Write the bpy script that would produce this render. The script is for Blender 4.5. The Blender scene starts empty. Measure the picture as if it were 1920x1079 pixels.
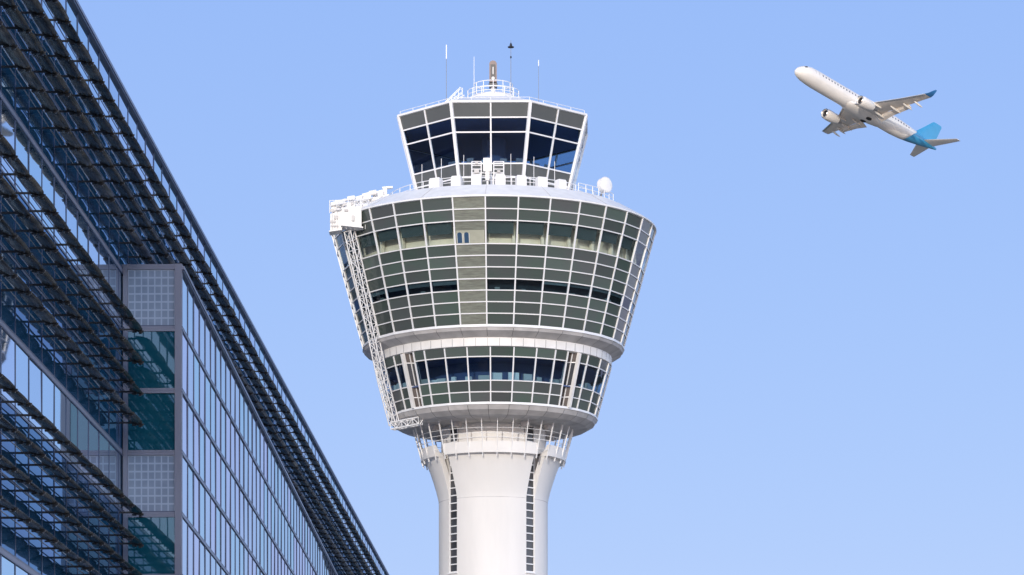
import bpy, math, random
from mathutils import Vector, Matrix
random.seed(7)
R = math.radians
sc = bpy.context.scene
COL = sc.collection
F = 6400.0; HX = 960.0; HY = 1815.0; EYE = 1.7      # focal length and horizon in photo pixels
SUN_AZ = R(10); SUN_EL = R(13)                      # sun behind the camera, to its left

# ------------------------------------------------------------------ materials
MATS = {}
def nt(name):
    m = bpy.data.materials.new(name); m.use_nodes = True
    m.node_tree.nodes.clear(); MATS[name] = m
    return m, m.node_tree.nodes, m.node_tree.links
def principled(name, col, rough=0.5, metal=0.0, ior=1.5, var=0.0, vscale=1.0, bump=0.0, bscale=5.0,
               col2=None, island=0.0, spec=0.5, detail=4.0, coat=0.0, stretch=None):
    m, n, l = nt(name)
    out = n.new('ShaderNodeOutputMaterial'); p = n.new('ShaderNodeBsdfPrincipled')
    l.new(p.outputs[0], out.inputs[0])
    p.inputs['Base Color'].default_value = (*col, 1); p.inputs['Roughness'].default_value = rough
    p.inputs['Metallic'].default_value = metal; p.inputs['IOR'].default_value = ior
    p.inputs['Specular IOR Level'].default_value = spec
    p.inputs['Coat Weight'].default_value = coat
    tc = n.new('ShaderNodeTexCoord'); src = tc.outputs['Object']
    if stretch:
        mp = n.new('ShaderNodeMapping'); mp.inputs['Scale'].default_value = stretch
        l.new(src, mp.inputs[0]); src = mp.outputs[0]
    cur = None
    if var > 0 or col2:
        t = n.new('ShaderNodeTexNoise'); t.inputs['Scale'].default_value = vscale; t.inputs['Detail'].default_value = detail
        l.new(src, t.inputs['Vector'])
        cr = n.new('ShaderNodeValToRGB')
        c2 = col2 if col2 else tuple(c*(1-var) for c in col)
        cr.color_ramp.elements[0].position = 0.35; cr.color_ramp.elements[1].position = 0.65
        cr.color_ramp.elements[0].color = (*c2, 1); cr.color_ramp.elements[1].color = (*col, 1)
        l.new(t.outputs['Fac'], cr.inputs[0]); cur = cr.outputs[0]
    if island > 0:
        g = n.new('ShaderNodeNewGeometry'); oi = n.new('ShaderNodeObjectInfo')
        ad = n.new('ShaderNodeMath'); ad.operation = 'ADD'
        l.new(g.outputs['Random Per Island'], ad.inputs[0]); l.new(oi.outputs['Random'], ad.inputs[1])
        fr = n.new('ShaderNodeMath'); fr.operation = 'FRACT'; l.new(ad.outputs[0], fr.inputs[0])
        mr = n.new('ShaderNodeMapRange'); mr.inputs['To Min'].default_value = 1-island; mr.inputs['To Max'].default_value = 1+island
        l.new(fr.outputs[0], mr.inputs[0])
        mx = n.new('ShaderNodeVectorMath'); mx.operation = 'SCALE'
        if cur: l.new(cur, mx.inputs[0])
        else: mx.inputs[0].default_value = col
        l.new(mr.outputs[0], mx.inputs['Scale']); cur = mx.outputs[0]
    if cur: l.new(cur, p.inputs['Base Color'])
    if bump > 0:
        t2 = n.new('ShaderNodeTexNoise'); t2.inputs['Scale'].default_value = bscale; t2.inputs['Detail'].default_value = 2
        l.new(src, t2.inputs['Vector'])
        b = n.new('ShaderNodeBump'); b.inputs['Strength'].default_value = 1.0; b.inputs['Distance'].default_value = bump
        l.new(t2.outputs['Fac'], b.inputs['Height']); l.new(b.outputs[0], p.inputs['Normal'])
    return m
def mirror_glass(name, body, tint, ior=2.0, wave=0.002, wscale=0.7, island=0.08, rough=0.02, minref=0.0):
    # coated facade glass: dark body under a Fresnel mirror, each pane a touch different
    m, n, l = nt(name)
    out = n.new('ShaderNodeOutputMaterial')
    d = n.new('ShaderNodeBsdfDiffuse'); g = n.new('ShaderNodeBsdfGlossy'); mx = n.new('ShaderNodeMixShader')
    fr = n.new('ShaderNodeFresnel'); fr.inputs['IOR'].default_value = ior
    geo = n.new('ShaderNodeNewGeometry'); oi = n.new('ShaderNodeObjectInfo')
    ad = n.new('ShaderNodeMath'); ad.operation = 'ADD'; l.new(geo.outputs['Random Per Island'], ad.inputs[0]); l.new(oi.outputs['Random'], ad.inputs[1])
    fc = n.new('ShaderNodeMath'); fc.operation = 'FRACT'; l.new(ad.outputs[0], fc.inputs[0])
    cr = n.new('ShaderNodeValToRGB')
    cr.color_ramp.elements[0].color = (tint[0]*(1-island), tint[1]*(1-island*0.2), tint[2]*(1-island*0.2), 1)
    cr.color_ramp.elements[1].color = (tint[0]*(1+island*0.3), tint[1]*(1-island*0.5), tint[2], 1)
    l.new(fc.outputs[0], cr.inputs[0]); l.new(cr.outputs[0], g.inputs['Color'])
    d.inputs['Color'].default_value = (*body, 1); g.inputs['Roughness'].default_value = rough
    tc = n.new('ShaderNodeTexCoord'); t = n.new('ShaderNodeTexNoise'); t.inputs['Scale'].default_value = wscale; t.inputs['Detail'].default_value = 1
    l.new(tc.outputs['Object'], t.inputs['Vector'])
    b = n.new('ShaderNodeBump'); b.inputs['Strength'].default_value = 1; b.inputs['Distance'].default_value = wave
    l.new(t.outputs['Fac'], b.inputs['Height'])
    for s in (g, fr): l.new(b.outputs[0], s.inputs['Normal'])
    fac = fr.outputs[0]
    if minref > 0:
        mm = n.new('ShaderNodeMath'); mm.operation = 'MAXIMUM'; mm.inputs[1].default_value = minref
        l.new(fac, mm.inputs[0]); fac = mm.outputs[0]
    l.new(fac, mx.inputs[0]); l.new(d.outputs[0], mx.inputs[1]); l.new(g.outputs[0], mx.inputs[2])
    l.new(mx.outputs[0], out.inputs[0])
    return m
def clear_glass(name, tint, ior=1.5, reflect=(0.8, 0.88, 1.0)):
    m, n, l = nt(name)
    out = n.new('ShaderNodeOutputMaterial'); t = n.new('ShaderNodeBsdfTransparent'); g = n.new('ShaderNodeBsdfGlossy')
    t.inputs[0].default_value = (*tint, 1); g.inputs['Roughness'].default_value = 0.02; g.inputs['Color'].default_value = (*reflect, 1)
    fr = n.new('ShaderNodeFresnel'); fr.inputs['IOR'].default_value = ior
    mx = n.new('ShaderNodeMixShader')
    tc = n.new('ShaderNodeTexCoord'); ns = n.new('ShaderNodeTexNoise'); ns.inputs['Scale'].default_value = 0.8
    l.new(tc.outputs['Object'], ns.inputs['Vector'])
    b = n.new('ShaderNodeBump'); b.inputs['Strength'].default_value = 1; b.inputs['Distance'].default_value = 0.004
    l.new(ns.outputs['Fac'], b.inputs['Height']); l.new(b.outputs[0], g.inputs['Normal'])
    ge = n.new('ShaderNodeNewGeometry'); fm = n.new('ShaderNodeMath'); fm.operation = 'SUBTRACT'; fm.use_clamp = True
    l.new(fr.outputs[0], fm.inputs[0]); l.new(ge.outputs['Backfacing'], fm.inputs[1])      # no total reflection on the way out
    l.new(fm.outputs[0], mx.inputs[0]); l.new(t.outputs[0], mx.inputs[1]); l.new(g.outputs[0], mx.inputs[2]); l.new(mx.outputs[0], out.inputs[0])
    return m

W_CONC = principled('painted_concrete', (0.885, 0.86, 0.825), 0.75, var=0.07, vscale=0.5, stretch=(1, 1, 0.25), bump=0.006, bscale=3)
W_MET = principled('white_coated_metal', (0.91, 0.89, 0.86), 0.45, var=0.10, vscale=1.2)
W_FRAME = principled('white_mullion_paint', (0.89, 0.88, 0.87), 0.4)
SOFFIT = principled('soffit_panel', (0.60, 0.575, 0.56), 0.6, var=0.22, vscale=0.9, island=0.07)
G_METAL = principled('grey_metal', (0.30, 0.30, 0.31), 0.45, metal=0.4, var=0.15, vscale=2)
D_METAL = principled('dark_metal', (0.045, 0.045, 0.05), 0.4, metal=0.3, var=0.2, vscale=3)
SPANDREL = principled('green_grey_spandrel_glass', (0.078, 0.112, 0.092), 0.10, col2=(0.096, 0.102, 0.102), vscale=0.22, island=0.26, bump=0.006, bscale=0.9)
SPANDREL_G = principled('grey_spandrel_glass', (0.118, 0.125, 0.124), 0.15, var=0.08, vscale=0.5, island=0.06)
BEIGE = principled('stair_bay_painted_reflection', (0.235, 0.25, 0.205), 0.16, col2=(0.175, 0.18, 0.15), vscale=1.7, stretch=(0.8, 0.8, 5), island=0.08, bump=0.02, bscale=3)  # reflection on this column painted as beige ripples in the panel colour
BROWN = principled('brown_recess_panel', (0.11, 0.092, 0.085), 0.3, island=0.15)
CABGLASS = clear_glass('navy_cab_glass', (0.68, 0.77, 0.85), 1.5)
DRUMGLASS = clear_glass('green_window_glass', (0.93, 0.955, 0.92), 1.5)
NAVYWIN = clear_glass('navy_window_glass', (0.68, 0.77, 0.84), 1.5)
SLOTGLASS = principled('shaft_window_glass', (0.06, 0.063, 0.072), 0.08, island=0.35, bump=0.002, bscale=1)
INNER = principled('beige_interior_wall', (0.74, 0.72, 0.66), 0.8, var=0.15, vscale=0.8)
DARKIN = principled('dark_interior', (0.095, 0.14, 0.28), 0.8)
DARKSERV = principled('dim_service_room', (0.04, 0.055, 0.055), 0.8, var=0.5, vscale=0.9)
BLIND = principled('blue_door_paint', (0.015, 0.06, 0.13), 0.4)
CURTAIN = mirror_glass('curtain_wall_glass', (0.03, 0.06, 0.10), (0.88, 0.93, 0.96), ior=2.3, wave=0.002, wscale=0.6, island=0.15, minref=0.84)
CURTAIN_A = mirror_glass('blue_curtain_wall_glass', (0.02, 0.075, 0.15), (0.80, 0.91, 1.0), ior=1.9, wave=0.0015, wscale=0.6, minref=0.82)
CURTAIN_V = mirror_glass('dark_blue_vision_glass', (0.016, 0.075, 0.15), (0.50, 0.70, 0.98), ior=1.5, wave=0.002, wscale=0.6, minref=0.34)
TEAL = mirror_glass('teal_glass', (0.008, 0.085, 0.125), (0.45, 0.70, 0.95), ior=1.5, wave=0.004, wscale=0.8, minref=0.13)
MULL = principled('blue_grey_mullion', (0.07, 0.10, 0.18), 0.35, metal=0.3)
MULL_L = principled('light_grey_mullion', (0.23, 0.255, 0.34), 0.4, metal=0.2, var=0.1, vscale=1)
LOUVER = principled('louver_metal', (0.22, 0.18, 0.125), 0.24, metal=0.5, col2=(0.035, 0.04, 0.034), vscale=2.0, island=0.65, bump=0.03, bscale=2.2)  # tan noise and blade-to-blade tone spread stand in for glints
BRACKET = principled('bracket_metal', (0.06, 0.062, 0.068), 0.35, metal=0.6)
CLIP = principled('clip_metal', (0.5, 0.5, 0.5), 0.3, metal=0.6)
ROOFM = principled('roof_membrane', (0.25, 0.25, 0.25), 0.8, var=0.2, vscale=0.5)
PLANE_W = principled('aircraft_white_paint', (0.90, 0.85, 0.77), 0.30, var=0.06, vscale=0.6, coat=0.3)
PLANE_G = principled('aircraft_wing_grey', (0.88, 0.80, 0.70), 0.45, var=0.12, vscale=0.8)
PLANE_B = principled('aircraft_blue_paint', (0.055, 0.34, 0.60), 0.30, coat=0.3, var=0.08, vscale=0.8)
PLANE_D = principled('aircraft_dark_rubber', (0.03, 0.028, 0.03), 0.6)
PLANE_DB = principled('aircraft_winglet_blue', (0.03, 0.16, 0.38), 0.3, coat=0.3)
PLANE_WIN = principled('cabin_window_glass', (0.16, 0.17, 0.20), 0.2)
LIP = principled('engine_lip_metal', (0.65, 0.63, 0.6), 0.25, metal=0.8)
def frit_mat():
    # square dots printed on the back of the pane, 7 x 7
    m, n, l = nt('fritted_glass')
    out = n.new('ShaderNodeOutputMaterial'); p = n.new('ShaderNodeBsdfPrincipled'); l.new(p.outputs[0], out.inputs[0])
    tc = n.new('ShaderNodeTexCoord'); sx = n.new('ShaderNodeSeparateXYZ'); l.new(tc.outputs['Generated'], sx.inputs[0])
    facs = []
    for ax in ('X', 'Z'):
        mu = n.new('ShaderNodeMath'); mu.operation = 'MULTIPLY'; mu.inputs[1].default_value = 7.0; l.new(sx.outputs[ax], mu.inputs[0])
        fr = n.new('ShaderNodeMath'); fr.operation = 'FRACT'; l.new(mu.outputs[0], fr.inputs[0])
        su = n.new('ShaderNodeMath'); su.operation = 'SUBTRACT'; su.inputs[1].default_value = 0.5; l.new(fr.outputs[0], su.inputs[0])
        ab = n.new('ShaderNodeMath'); ab.operation = 'ABSOLUTE'; l.new(su.outputs[0], ab.inputs[0])
        mr = n.new('ShaderNodeMapRange'); mr.inputs['From Min'].default_value = 0.34; mr.inputs['From Max'].default_value = 0.47
        mr.interpolation_type = 'SMOOTHSTEP'; l.new(ab.outputs[0], mr.inputs[0]); facs.append(mr.outputs[0])
    mx = n.new('ShaderNodeMath'); mx.operation = 'MAXIMUM'; l.new(facs[0], mx.inputs[0]); l.new(facs[1], mx.inputs[1])
    ns = n.new('ShaderNodeTexNoise'); ns.inputs['Scale'].default_value = 2.5; ns.inputs['Detail'].default_value = 5; l.new(tc.outputs['Object'], ns.inputs['Vector'])
    a = n.new('ShaderNodeMath'); a.operation = 'MULTIPLY_ADD'; a.inputs[1].default_value = 0.6; l.new(ns.outputs['Fac'], a.inputs[0])
    h = n.new('ShaderNodeMath'); h.operation = 'MULTIPLY'; h.inputs[1].default_value = 0.75; l.new(mx.outputs[0], h.inputs[0]); l.new(h.outputs[0], a.inputs[2])
    cr = n.new('ShaderNodeValToRGB'); cr.color_ramp.elements[0].position = 0.15; cr.color_ramp.elements[1].position = 1.1
    cr.color_ramp.elements[0].color = (0.19, 0.26, 0.37, 1); cr.color_ramp.elements[1].color = (0.40, 0.50, 0.64, 1)
    l.new(a.outputs[0], cr.inputs[0]); l.new(cr.outputs[0], p.inputs['Base Color'])
    p.inputs['Roughness'].default_value = 0.25
    return m
FRIT = frit_mat()
def ground_mat():
    m, n, l = nt('apron_concrete')
    out = n.new('ShaderNodeOutputMaterial'); p = n.new('ShaderNodeBsdfPrincipled'); l.new(p.outputs[0], out.inputs[0])
    tc = n.new('ShaderNodeTexCoord')
    br = n.new('ShaderNodeTexBrick'); br.offset = 0; br.inputs['Scale'].default_value = 1.0
    br.inputs['Brick Width'].default_value = 6; br.inputs['Row Height'].default_value = 6; br.inputs['Mortar Size'].default_value = 0.03
    br.inputs['Color1'].default_value = (0.36, 0.32, 0.26, 1); br.inputs['Color2'].default_value = (0.31, 0.275, 0.225, 1); br.inputs['Mortar'].default_value = (0.07, 0.07, 0.07, 1)
    l.new(tc.outputs['Object'], br.inputs['Vector'])
    ns = n.new('ShaderNodeTexNoise'); ns.inputs['Scale'].default_value = 0.05; ns.inputs['Detail'].default_value = 8; l.new(tc.outputs['Object'], ns.inputs['Vector'])
    mr = n.new('ShaderNodeMapRange'); mr.inputs['To Min'].default_value = 0.6; mr.inputs['To Max'].default_value = 1.3; l.new(ns.outputs['Fac'], mr.inputs[0])
    vm = n.new('ShaderNodeVectorMath'); vm.operation = 'SCALE'; l.new(br.outputs[0], vm.inputs[0]); l.new(mr.outputs[0], vm.inputs['Scale'])
    l.new(vm.outputs[0], p.inputs['Base Color']); p.inputs['Roughness'].default_value = 0.85
    return m
GROUND = ground_mat()

# ------------------------------------------------------------------ mesh helpers
class MB:
    def __init__(s): s.v = []; s.f = []
    def quad(s, a, b, c, d):
        i = len(s.v); s.v += [tuple(a), tuple(b), tuple(c), tuple(d)]; s.f.append((i, i+1, i+2, i+3))
    def hexa(s, a, b):            # two loops of equal length joined into a closed solid
        n = len(a); i = len(s.v); s.v += [tuple(p) for p in a] + [tuple(p) for p in b]
        s.f.append(tuple(range(i+n-1, i-1, -1))); s.f.append(tuple(range(i+n, i+2*n)))
        for k in range(n): s.f.append((i+k, i+(k+1) % n, i+n+(k+1) % n, i+n+k))
    def box(s, x0, x1, y0, y1, z0, z1):
        s.hexa([(x0, y0, z0), (x1, y0, z0), (x1, y1, z0), (x0, y1, z0)], [(x0, y0, z1), (x1, y0, z1), (x1, y1, z1), (x0, y1, z1)])
    def obox(s, c, ax, ay, az):   # centre and three half-axis vectors
        c = Vector(c); ax = Vector(ax); ay = Vector(ay); az = Vector(az)
        s.hexa([c-ax-ay-az, c+ax-ay-az, c+ax+ay-az, c-ax+ay-az], [c-ax-ay+az, c+ax-ay+az, c+ax+ay+az, c-ax+ay+az])
    def bar(s, p, q, w, d, nrm):  # rectangular bar p->q, width w, depth d along nrm
        p = Vector(p); q = Vector(q); t = (q-p).normalized(); n = Vector(nrm); n = (n - t*n.dot(t)).normalized(); u = t.cross(n)
        s.hexa([p-u*w/2-n*d/2, p+u*w/2-n*d/2, p+u*w/2+n*d/2, p-u*w/2+n*d/2], [q-u*w/2-n*d/2, q+u*w/2-n*d/2, q+u*w/2+n*d/2, q-u*w/2+n*d/2])
    def tube(s, pts, r, n=6, r2=None):
        pts = [Vector(p) for p in pts]; rings = []
        up = Vector((0, 0, 1))
        for k, p in enumerate(pts):
            t = (pts[min(k+1, len(pts)-1)] - pts[max(k-1, 0)]).normalized()
            a = t.cross(up)
            if a.length < 1e-3: a = t.cross(Vector((1, 0, 0)))
            a.normalize(); b = t.cross(a)
            rr = r if r2 is None else r + (r2-r)*k/(len(pts)-1)
            rings.append([p + (a*math.cos(2*math.pi*j/n) + b*math.sin(2*math.pi*j/n))*rr for j in range(n)])
        i = len(s.v)
        for g in rings: s.v += [tuple(x) for x in g]
        for k in range(len(rings)-1):
            for j in range(n): s.f.append((i+k*n+j, i+k*n+(j+1) % n, i+(k+1)*n+(j+1) % n, i+(k+1)*n+j))
        s.f.append(tuple(range(i+n-1, i-1, -1))); e = i+(len(rings)-1)*n; s.f.append(tuple(range(e, e+n)))
    def rings(s, rings, closed=True, caps=True):
        i = len(s.v); n = len(rings[0])
        for g in rings: s.v += [tuple(x) for x in g]
        for k in range(len(rings)-1):
            for j in range(n if closed else n-1): s.f.append((i+k*n+j, i+k*n+(j+1) % n, i+(k+1)*n+(j+1) % n, i+(k+1)*n+j))
        if caps:
            s.f.append(tuple(range(i+n-1, i-1, -1))); e = i+(len(rings)-1)*n; s.f.append(tuple(range(e, e+n)))
    def ball(s, c, rx, ry, rz, n=12, m=8):
        rg = []
        for k in range(m+1):
            a = math.pi*k/m; q = max(math.sin(a), 0.02)
            rg.append([(c[0]+rx*q*math.cos(2*math.pi*j/n), c[1]+ry*q*math.sin(2*math.pi*j/n), c[2]-rz*math.cos(a)) for j in range(n)])
        s.rings(rg)
    def build(s, name, mat, parent=None, smooth=False, angle=35, recalc=True):
        me = bpy.data.meshes.new(name); me.from_pydata(s.v, [], s.f); me.materials.append(mat); me.validate()
        import bmesh
        bm = bmesh.new(); bm.from_mesh(me)
        if recalc: bmesh.ops.recalc_face_normals(bm, faces=bm.faces)
        if smooth:
            for f in bm.faces: f.smooth = True
            for e in bm.edges:
                if len(e.link_faces) == 2 and e.calc_face_angle(0) > R(angle): e.smooth = False
        bm.to_mesh(me); bm.free()
        o = bpy.data.objects.new(name, me); COL.objects.link(o)
        if parent: o.parent = parent
        return o
def tag(o, label=None, cat=None, group=None, kind=None):
    if label: o['label'] = label
    if cat: o['category'] = cat
    if group: o['group'] = group
    if kind: o['kind'] = kind
    return o
def empty(name, loc, label, cat, group=None, rz=0.0):
    o = bpy.data.objects.new(name, None); COL.objects.link(o); o.location = loc; o.rotation_euler = (0, 0, rz)
    o.empty_display_size = 0.5
    return tag(o, label, cat, group)

# ------------------------------------------------------------------ ground
g = MB(); S = 6000
g.quad((-S, -S, 0), (S, -S, 0), (S, S, 0), (-S, S, 0))
tag(g.build('ground', principled('grass_field', (0.07, 0.085, 0.035), 0.95, col2=(0.045, 0.06, 0.03), vscale=0.02)), kind='structure')
g = MB(); g.quad((-260, -420, .004), (520, -420, .004), (520, 900, .004), (-260, 900, .004))
tag(g.build('apron', GROUND), kind='structure')

# ================================================================== CONTROL TOWER
TY = 282.0; TX = (925-960)*TY/F; PXM = F/TY
tower = empty('control_tower', (TX, TY, 0), 'tall white airport control tower with flared shaft, glazed drums and octagonal cab', 'control tower')
ROT = -2.4
def P(r, phi, h):
    a = R(phi); return Vector((r*math.sin(a), -r*math.cos(a), EYE+h))
def N(phi, tilt=0.0):
    a = R(phi); return Vector((math.sin(a), -math.cos(a), tilt)).normalized()
def lathe(mb, prof, phis, closed=True, caps=True):
    mb.rings([[P(r, a, h) for a in phis] for r, h in prof], closed=closed, caps=caps)
N32 = [ROT + 11.25*k for k in range(32)]
CIRC = [i*3.75 for i in range(96)]

# ---- shaft: core cylinder with four petals that flare, and glazed slots between them
RS = 4.5
core = MB()
lathe(core, [(4.30, -EYE), (4.30, 44.45)], CIRC)
core_o = core.build('core', W_CONC, tower, True)
SLOTS = [-47, 43, 133, 223]
prof = [(4.5, -EYE), (4.5, 30), (4.5, 38.35), (4.58, 38.75), (4.72, 39.3), (4.93, 40.0), (5.20, 40.8), (5.52, 41.6), (5.70, 42.05)]
for i, s in enumerate(SLOTS):
    a0, a1 = s+6, s+84
    ph = [a0 + (a1-a0)*k/26 for k in range(27)]
    pm = MB(); outer = [[P(r, a, h) for a in ph] for r, h in prof]; inner = [[P(r-0.45 if r < 4.6 else r-0.55, a, h) for a in reversed(ph)] for r, h in prof]
    pm.rings([o+q for o, q in zip(outer, inner)])
    petal = pm.build('shaft_petal', W_CONC, tower, True)
    sl = MB()                                             # joint line where the flare begins
    for a in range(26): sl.bar(P(4.503, ph[a], 38.32), P(4.503, ph[a+1], 38.32), 0.035, 0.014, N(ph[a]))
    sl.build('joint', SOFFIT, petal)
    # gallery parapet on top of the petal
    pb = MB(); a0, a1 = s+5.5, s+85.5 - 1
    ph = [a0 + (a1-a0)*k/24 for k in range(25)]
    pb.rings([[P(5.98, a, 41.72) for a in ph]+[P(5.2, a, 41.72) for a in reversed(ph)],
              [P(6.05, a, 42.62) for a in ph]+[P(5.88, a, 42.62) for a in reversed(ph)],
              ])
    pb.build('gallery_parapet', W_CONC, tower, True)
    # slot windows, one pane each, between white bars
    top = 44.3 if True else 42
    h = 32.35; k = 0
    bars = MB()
    while h < top-0.3:
        h2 = min(h+0.625, top)
        w = MB(); w.hexa([P(4.34, s-6, h+.03), P(4.34, s+6, h+.03), P(4.30, s+6, h+.03), P(4.30, s-6, h+.03)], [P(4.34, s-6, h2-.03), P(4.34, s+6, h2-.03), P(4.30, s+6, h2-.03), P(4.30, s-6, h2-.03)])
        w.build('slot_window', SLOTGLASS, tower)
        bars.bar(P(4.40, s-6.3, h), P(4.40, s+6.3, h), 0.09, 0.10, N(s))
        h = h2; k += 1
    for e in (-6.1, 6.1): bars.bar(P(4.42, s+e, 32.3), P(4.42, s+e, top), 0.07, 0.08, N(s+e))
    bars.bar(P(4.5, s-7, 32.25), P(4.5, s+7, 32.25), 0.10, 0.22, N(s))
    bars.build('slot_bars', W_FRAME, tower)
    infill = MB(); infill.rings([[P(r, s+e, -EYE) for r, e in ((4.46, -6), (4.46, -2), (4.46, 2), (4.46, 6), (4.2, 6), (4.2, -6))], [P(r, s+e, 32.2) for r, e in ((4.46, -6), (4.46, -2), (4.46, 2), (4.46, 6), (4.2, 6), (4.2, -6))]])
    infill.build('slot_infill', W_CONC, tower)

# ---- open gallery under the lower drum: raking ribs and rails
rb = [3.22 + 11.25*k + ROT - ROT for k in range(32)]
def rr(h): return 5.78 + (h-41.25)*(6.75-5.78)/(44.9-41.25)
for a in rb:
    m = MB(); m.bar(P(rr(41.4), a, 41.4), P(rr(44.9), a, 44.9), 0.06, 0.10, N(a)); 
    m.build('gallery_rib', W_FRAME, tower)
for h, t in ((42.90, .03), (43.25, .022), (43.65, .018), (42.2, .018)):
    m = MB(); 
    for k in range(32): m.tube([P(rr(h)-0.02, rb[k], h), P(rr(h)-0.02, rb[(k+1) % 32], h)], t, 5)
    m.build('gallery_rail', W_FRAME, tower)
m = MB()     # walkway floor, grating ring
lathe(m, [(4.46, 41.9), (5.85, 41.9), (5.85, 42.0), (4.46, 42.0), (4.46, 41.9)], [i*5-47+8 for i in range(15)], closed=False, caps=False)
for q in range(1, 4): lathe(m, [(4.46, 41.9), (5.85, 41.9), (5.85, 42.0), (4.46, 42.0), (4.46, 41.9)], [i*5-47+8+90*q for i in range(15)], closed=False, caps=False)
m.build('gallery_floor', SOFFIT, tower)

# ---- glazed drum builder
def panel(mb, r1, r2, a1, a2, h1, h2, t=0.06, gap=0.0):
    mb.hexa([P(r1, a1, h1), P(r1, a2, h1), P(r2, a2, h2), P(r2, a1, h2)], [P(r1-t, a1, h1), P(r1-t, a2, h1), P(r2-t, a2, h2), P(r2-t, a1, h2)])
def interior(root, r1, h1, r2, h2, depth, wallmat, ceilmat, name):
    m = MB(); lathe(m, [(r1-.12, h1-.10), (r1-depth, h1-.10), (r1-depth, h1), (r1-.12, h1), (r1-.12, h1-.10)], CIRC, caps=False); m.build(name+'_floor', ceilmat, root)
    m = MB(); lathe(m, [(r2-.12, h2), (r2-depth-.4, h2), (r2-depth-.4, h2+.1), (r2-.12, h2+.1), (r2-.12, h2)], CIRC, caps=False); m.build(name+'_ceiling', ceilmat, root)
    m = MB(); lathe(m, [(r1-depth, h1), (r1-depth, h2)], CIRC, caps=False); m.build(name+'_inner_wall', wallmat, root, True)

# upper drum
ud = tag(bpy.data.objects.new('upper_drum', None)); COL.objects.link(ud); ud.parent = tower
RT, HT, RB, HB = 13.35, 60.7, 10.72, 51.12
def ur(h): return RB + (RT-RB)*(h-HB)/(HT-HB)
unit = (HT-HB)/11.0
edges = [HT, HT-unit, HT-2*unit, HT-4*unit, HT-5*unit, HT-6*unit, HT-7*unit, HT-8*unit, HT-9*unit, HT-10*unit, HB]
kinds = ['s', 's', 'w', 's', 's', 's', 'r', 's', 's', 's']
for i, kd in enumerate(kinds):
    h2, h1 = edges[i], edges[i+1]
    sp = MB()
    for k in range(32):
        a1, a2 = N32[k], N32[(k+1) % 32] + (360 if k == 31 else 0)
        if k == 31:         # the stair bay
            b = MB(); panel(b, ur(h1), ur(h2), a1, a2, h1, h2); b.build('stair_bay_panel', BEIGE, ud)
            continue
        if kd == 's': panel(sp, ur(h1), ur(h2), a1, a2, h1, h2)
        else:
            b = MB(); panel(b, ur(h1), ur(h2), a1, a2, h1, h2, 0.03); b.build('window', DRUMGLASS if kd == 'w' else NAVYWIN, ud)
    if kd == 's': sp.build('spandrel_band', SPANDREL, ud)
vm = MB()
for a in N32:
    n_ = N(a, -0.26)
    vm.bar(P(ur(HB-.02), a, HB-.02)+n_*.01, P(ur(HT+.05), a, HT+.05)+n_*.01, 0.105, 0.16, n_)
vm.build('mullions', W_FRAME, ud)
hm = MB()
for h in edges[1:-1]:
    for k in range(32):
        a1, a2 = N32[k], N32[(k+1) % 32]
        n_ = N((a1+5.6), -0.26); hm.bar(P(ur(h), a1, h)+n_*.015, P(ur(h), a1+11.25, h)+n_*.015, 0.085, 0.11, n_)
hm.build('transoms', W_FRAME, ud)
# interiors behind the two glazed rows
interior(ud, ur(edges[3]), edges[3], ur(edges[2]), edges[2], .85, INNER, SOFFIT, 'office')
interior(ud, ur(edges[7]), edges[7], ur(edges[6]), edges[6], 0.8, DARKSERV, DARKSERV, 'service_level')
rng = random.Random(3)
for k in range(32):
    if k == 31: continue
    a = N32[k] + 11.25; rq = ur(edges[3])-0.35
    if rng.random() < .75:
        m = MB(); m.hexa([P(rq, a-1.4, edges[3]), P(rq, a-.3, edges[3]), P(rq-.3, a-.3, edges[3]), P(rq-.3, a-1.4, edges[3])], [P(rq, a-1.4, edges[2]), P(rq, a-.3, edges[2]), P(rq-.3, a-.3, edges[2]), P(rq-.3, a-1.4, edges[2])]); m.build('inner_column', INNER, ud)
BLM = principled('dark_teal_blind_and_shade', (0.035, 0.06, 0.075), .8)     # roller blinds; their dark colour also paints the shade in the window tops
for k in range(32):
    if k == 31: continue
    a = N32[k]; hh = edges[2] - rng.choice([.72, .8, .85, .95, .9]); rq = ur(hh)-0.22
    m = MB(); m.hexa([P(ur(edges[2])-.2, a+.6, edges[2]), P(ur(edges[2])-.2, a+10, edges[2]), P(ur(edges[2])-.24, a+10, edges[2]), P(ur(edges[2])-.24, a+.6, edges[2])], [P(rq, a+.6, hh), P(rq, a+10, hh), P(rq-.04, a+10, hh), P(rq-.04, a+.6, hh)]); m.build('shade_panel', BLM, ud)
m = MB()       # pale clutter and blinds behind the ribbon row
for k in range(32):
    if k == 31 or rng.random() < .35: continue
    a = N32[k] + rng.uniform(1, 5); rq = ur(edges[7])-0.45; hh = edges[7]+rng.uniform(.15, .4); w = rng.uniform(1.5, 4.5)
    m.hexa([P(rq, a, edges[7]), P(rq, a+w, edges[7]), P(rq-.3, a+w, edges[7]), P(rq-.3, a, edges[7])], [P(rq, a, hh), P(rq, a+w, hh), P(rq-.3, a+w, hh), P(rq-.3, a, hh)])
m.build('cabinets_inside', principled('pale_cabinet', (.30, .32, .26), .7), ud)
m = MB()       # pale blinds in the upper part of some ribbon panes
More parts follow.
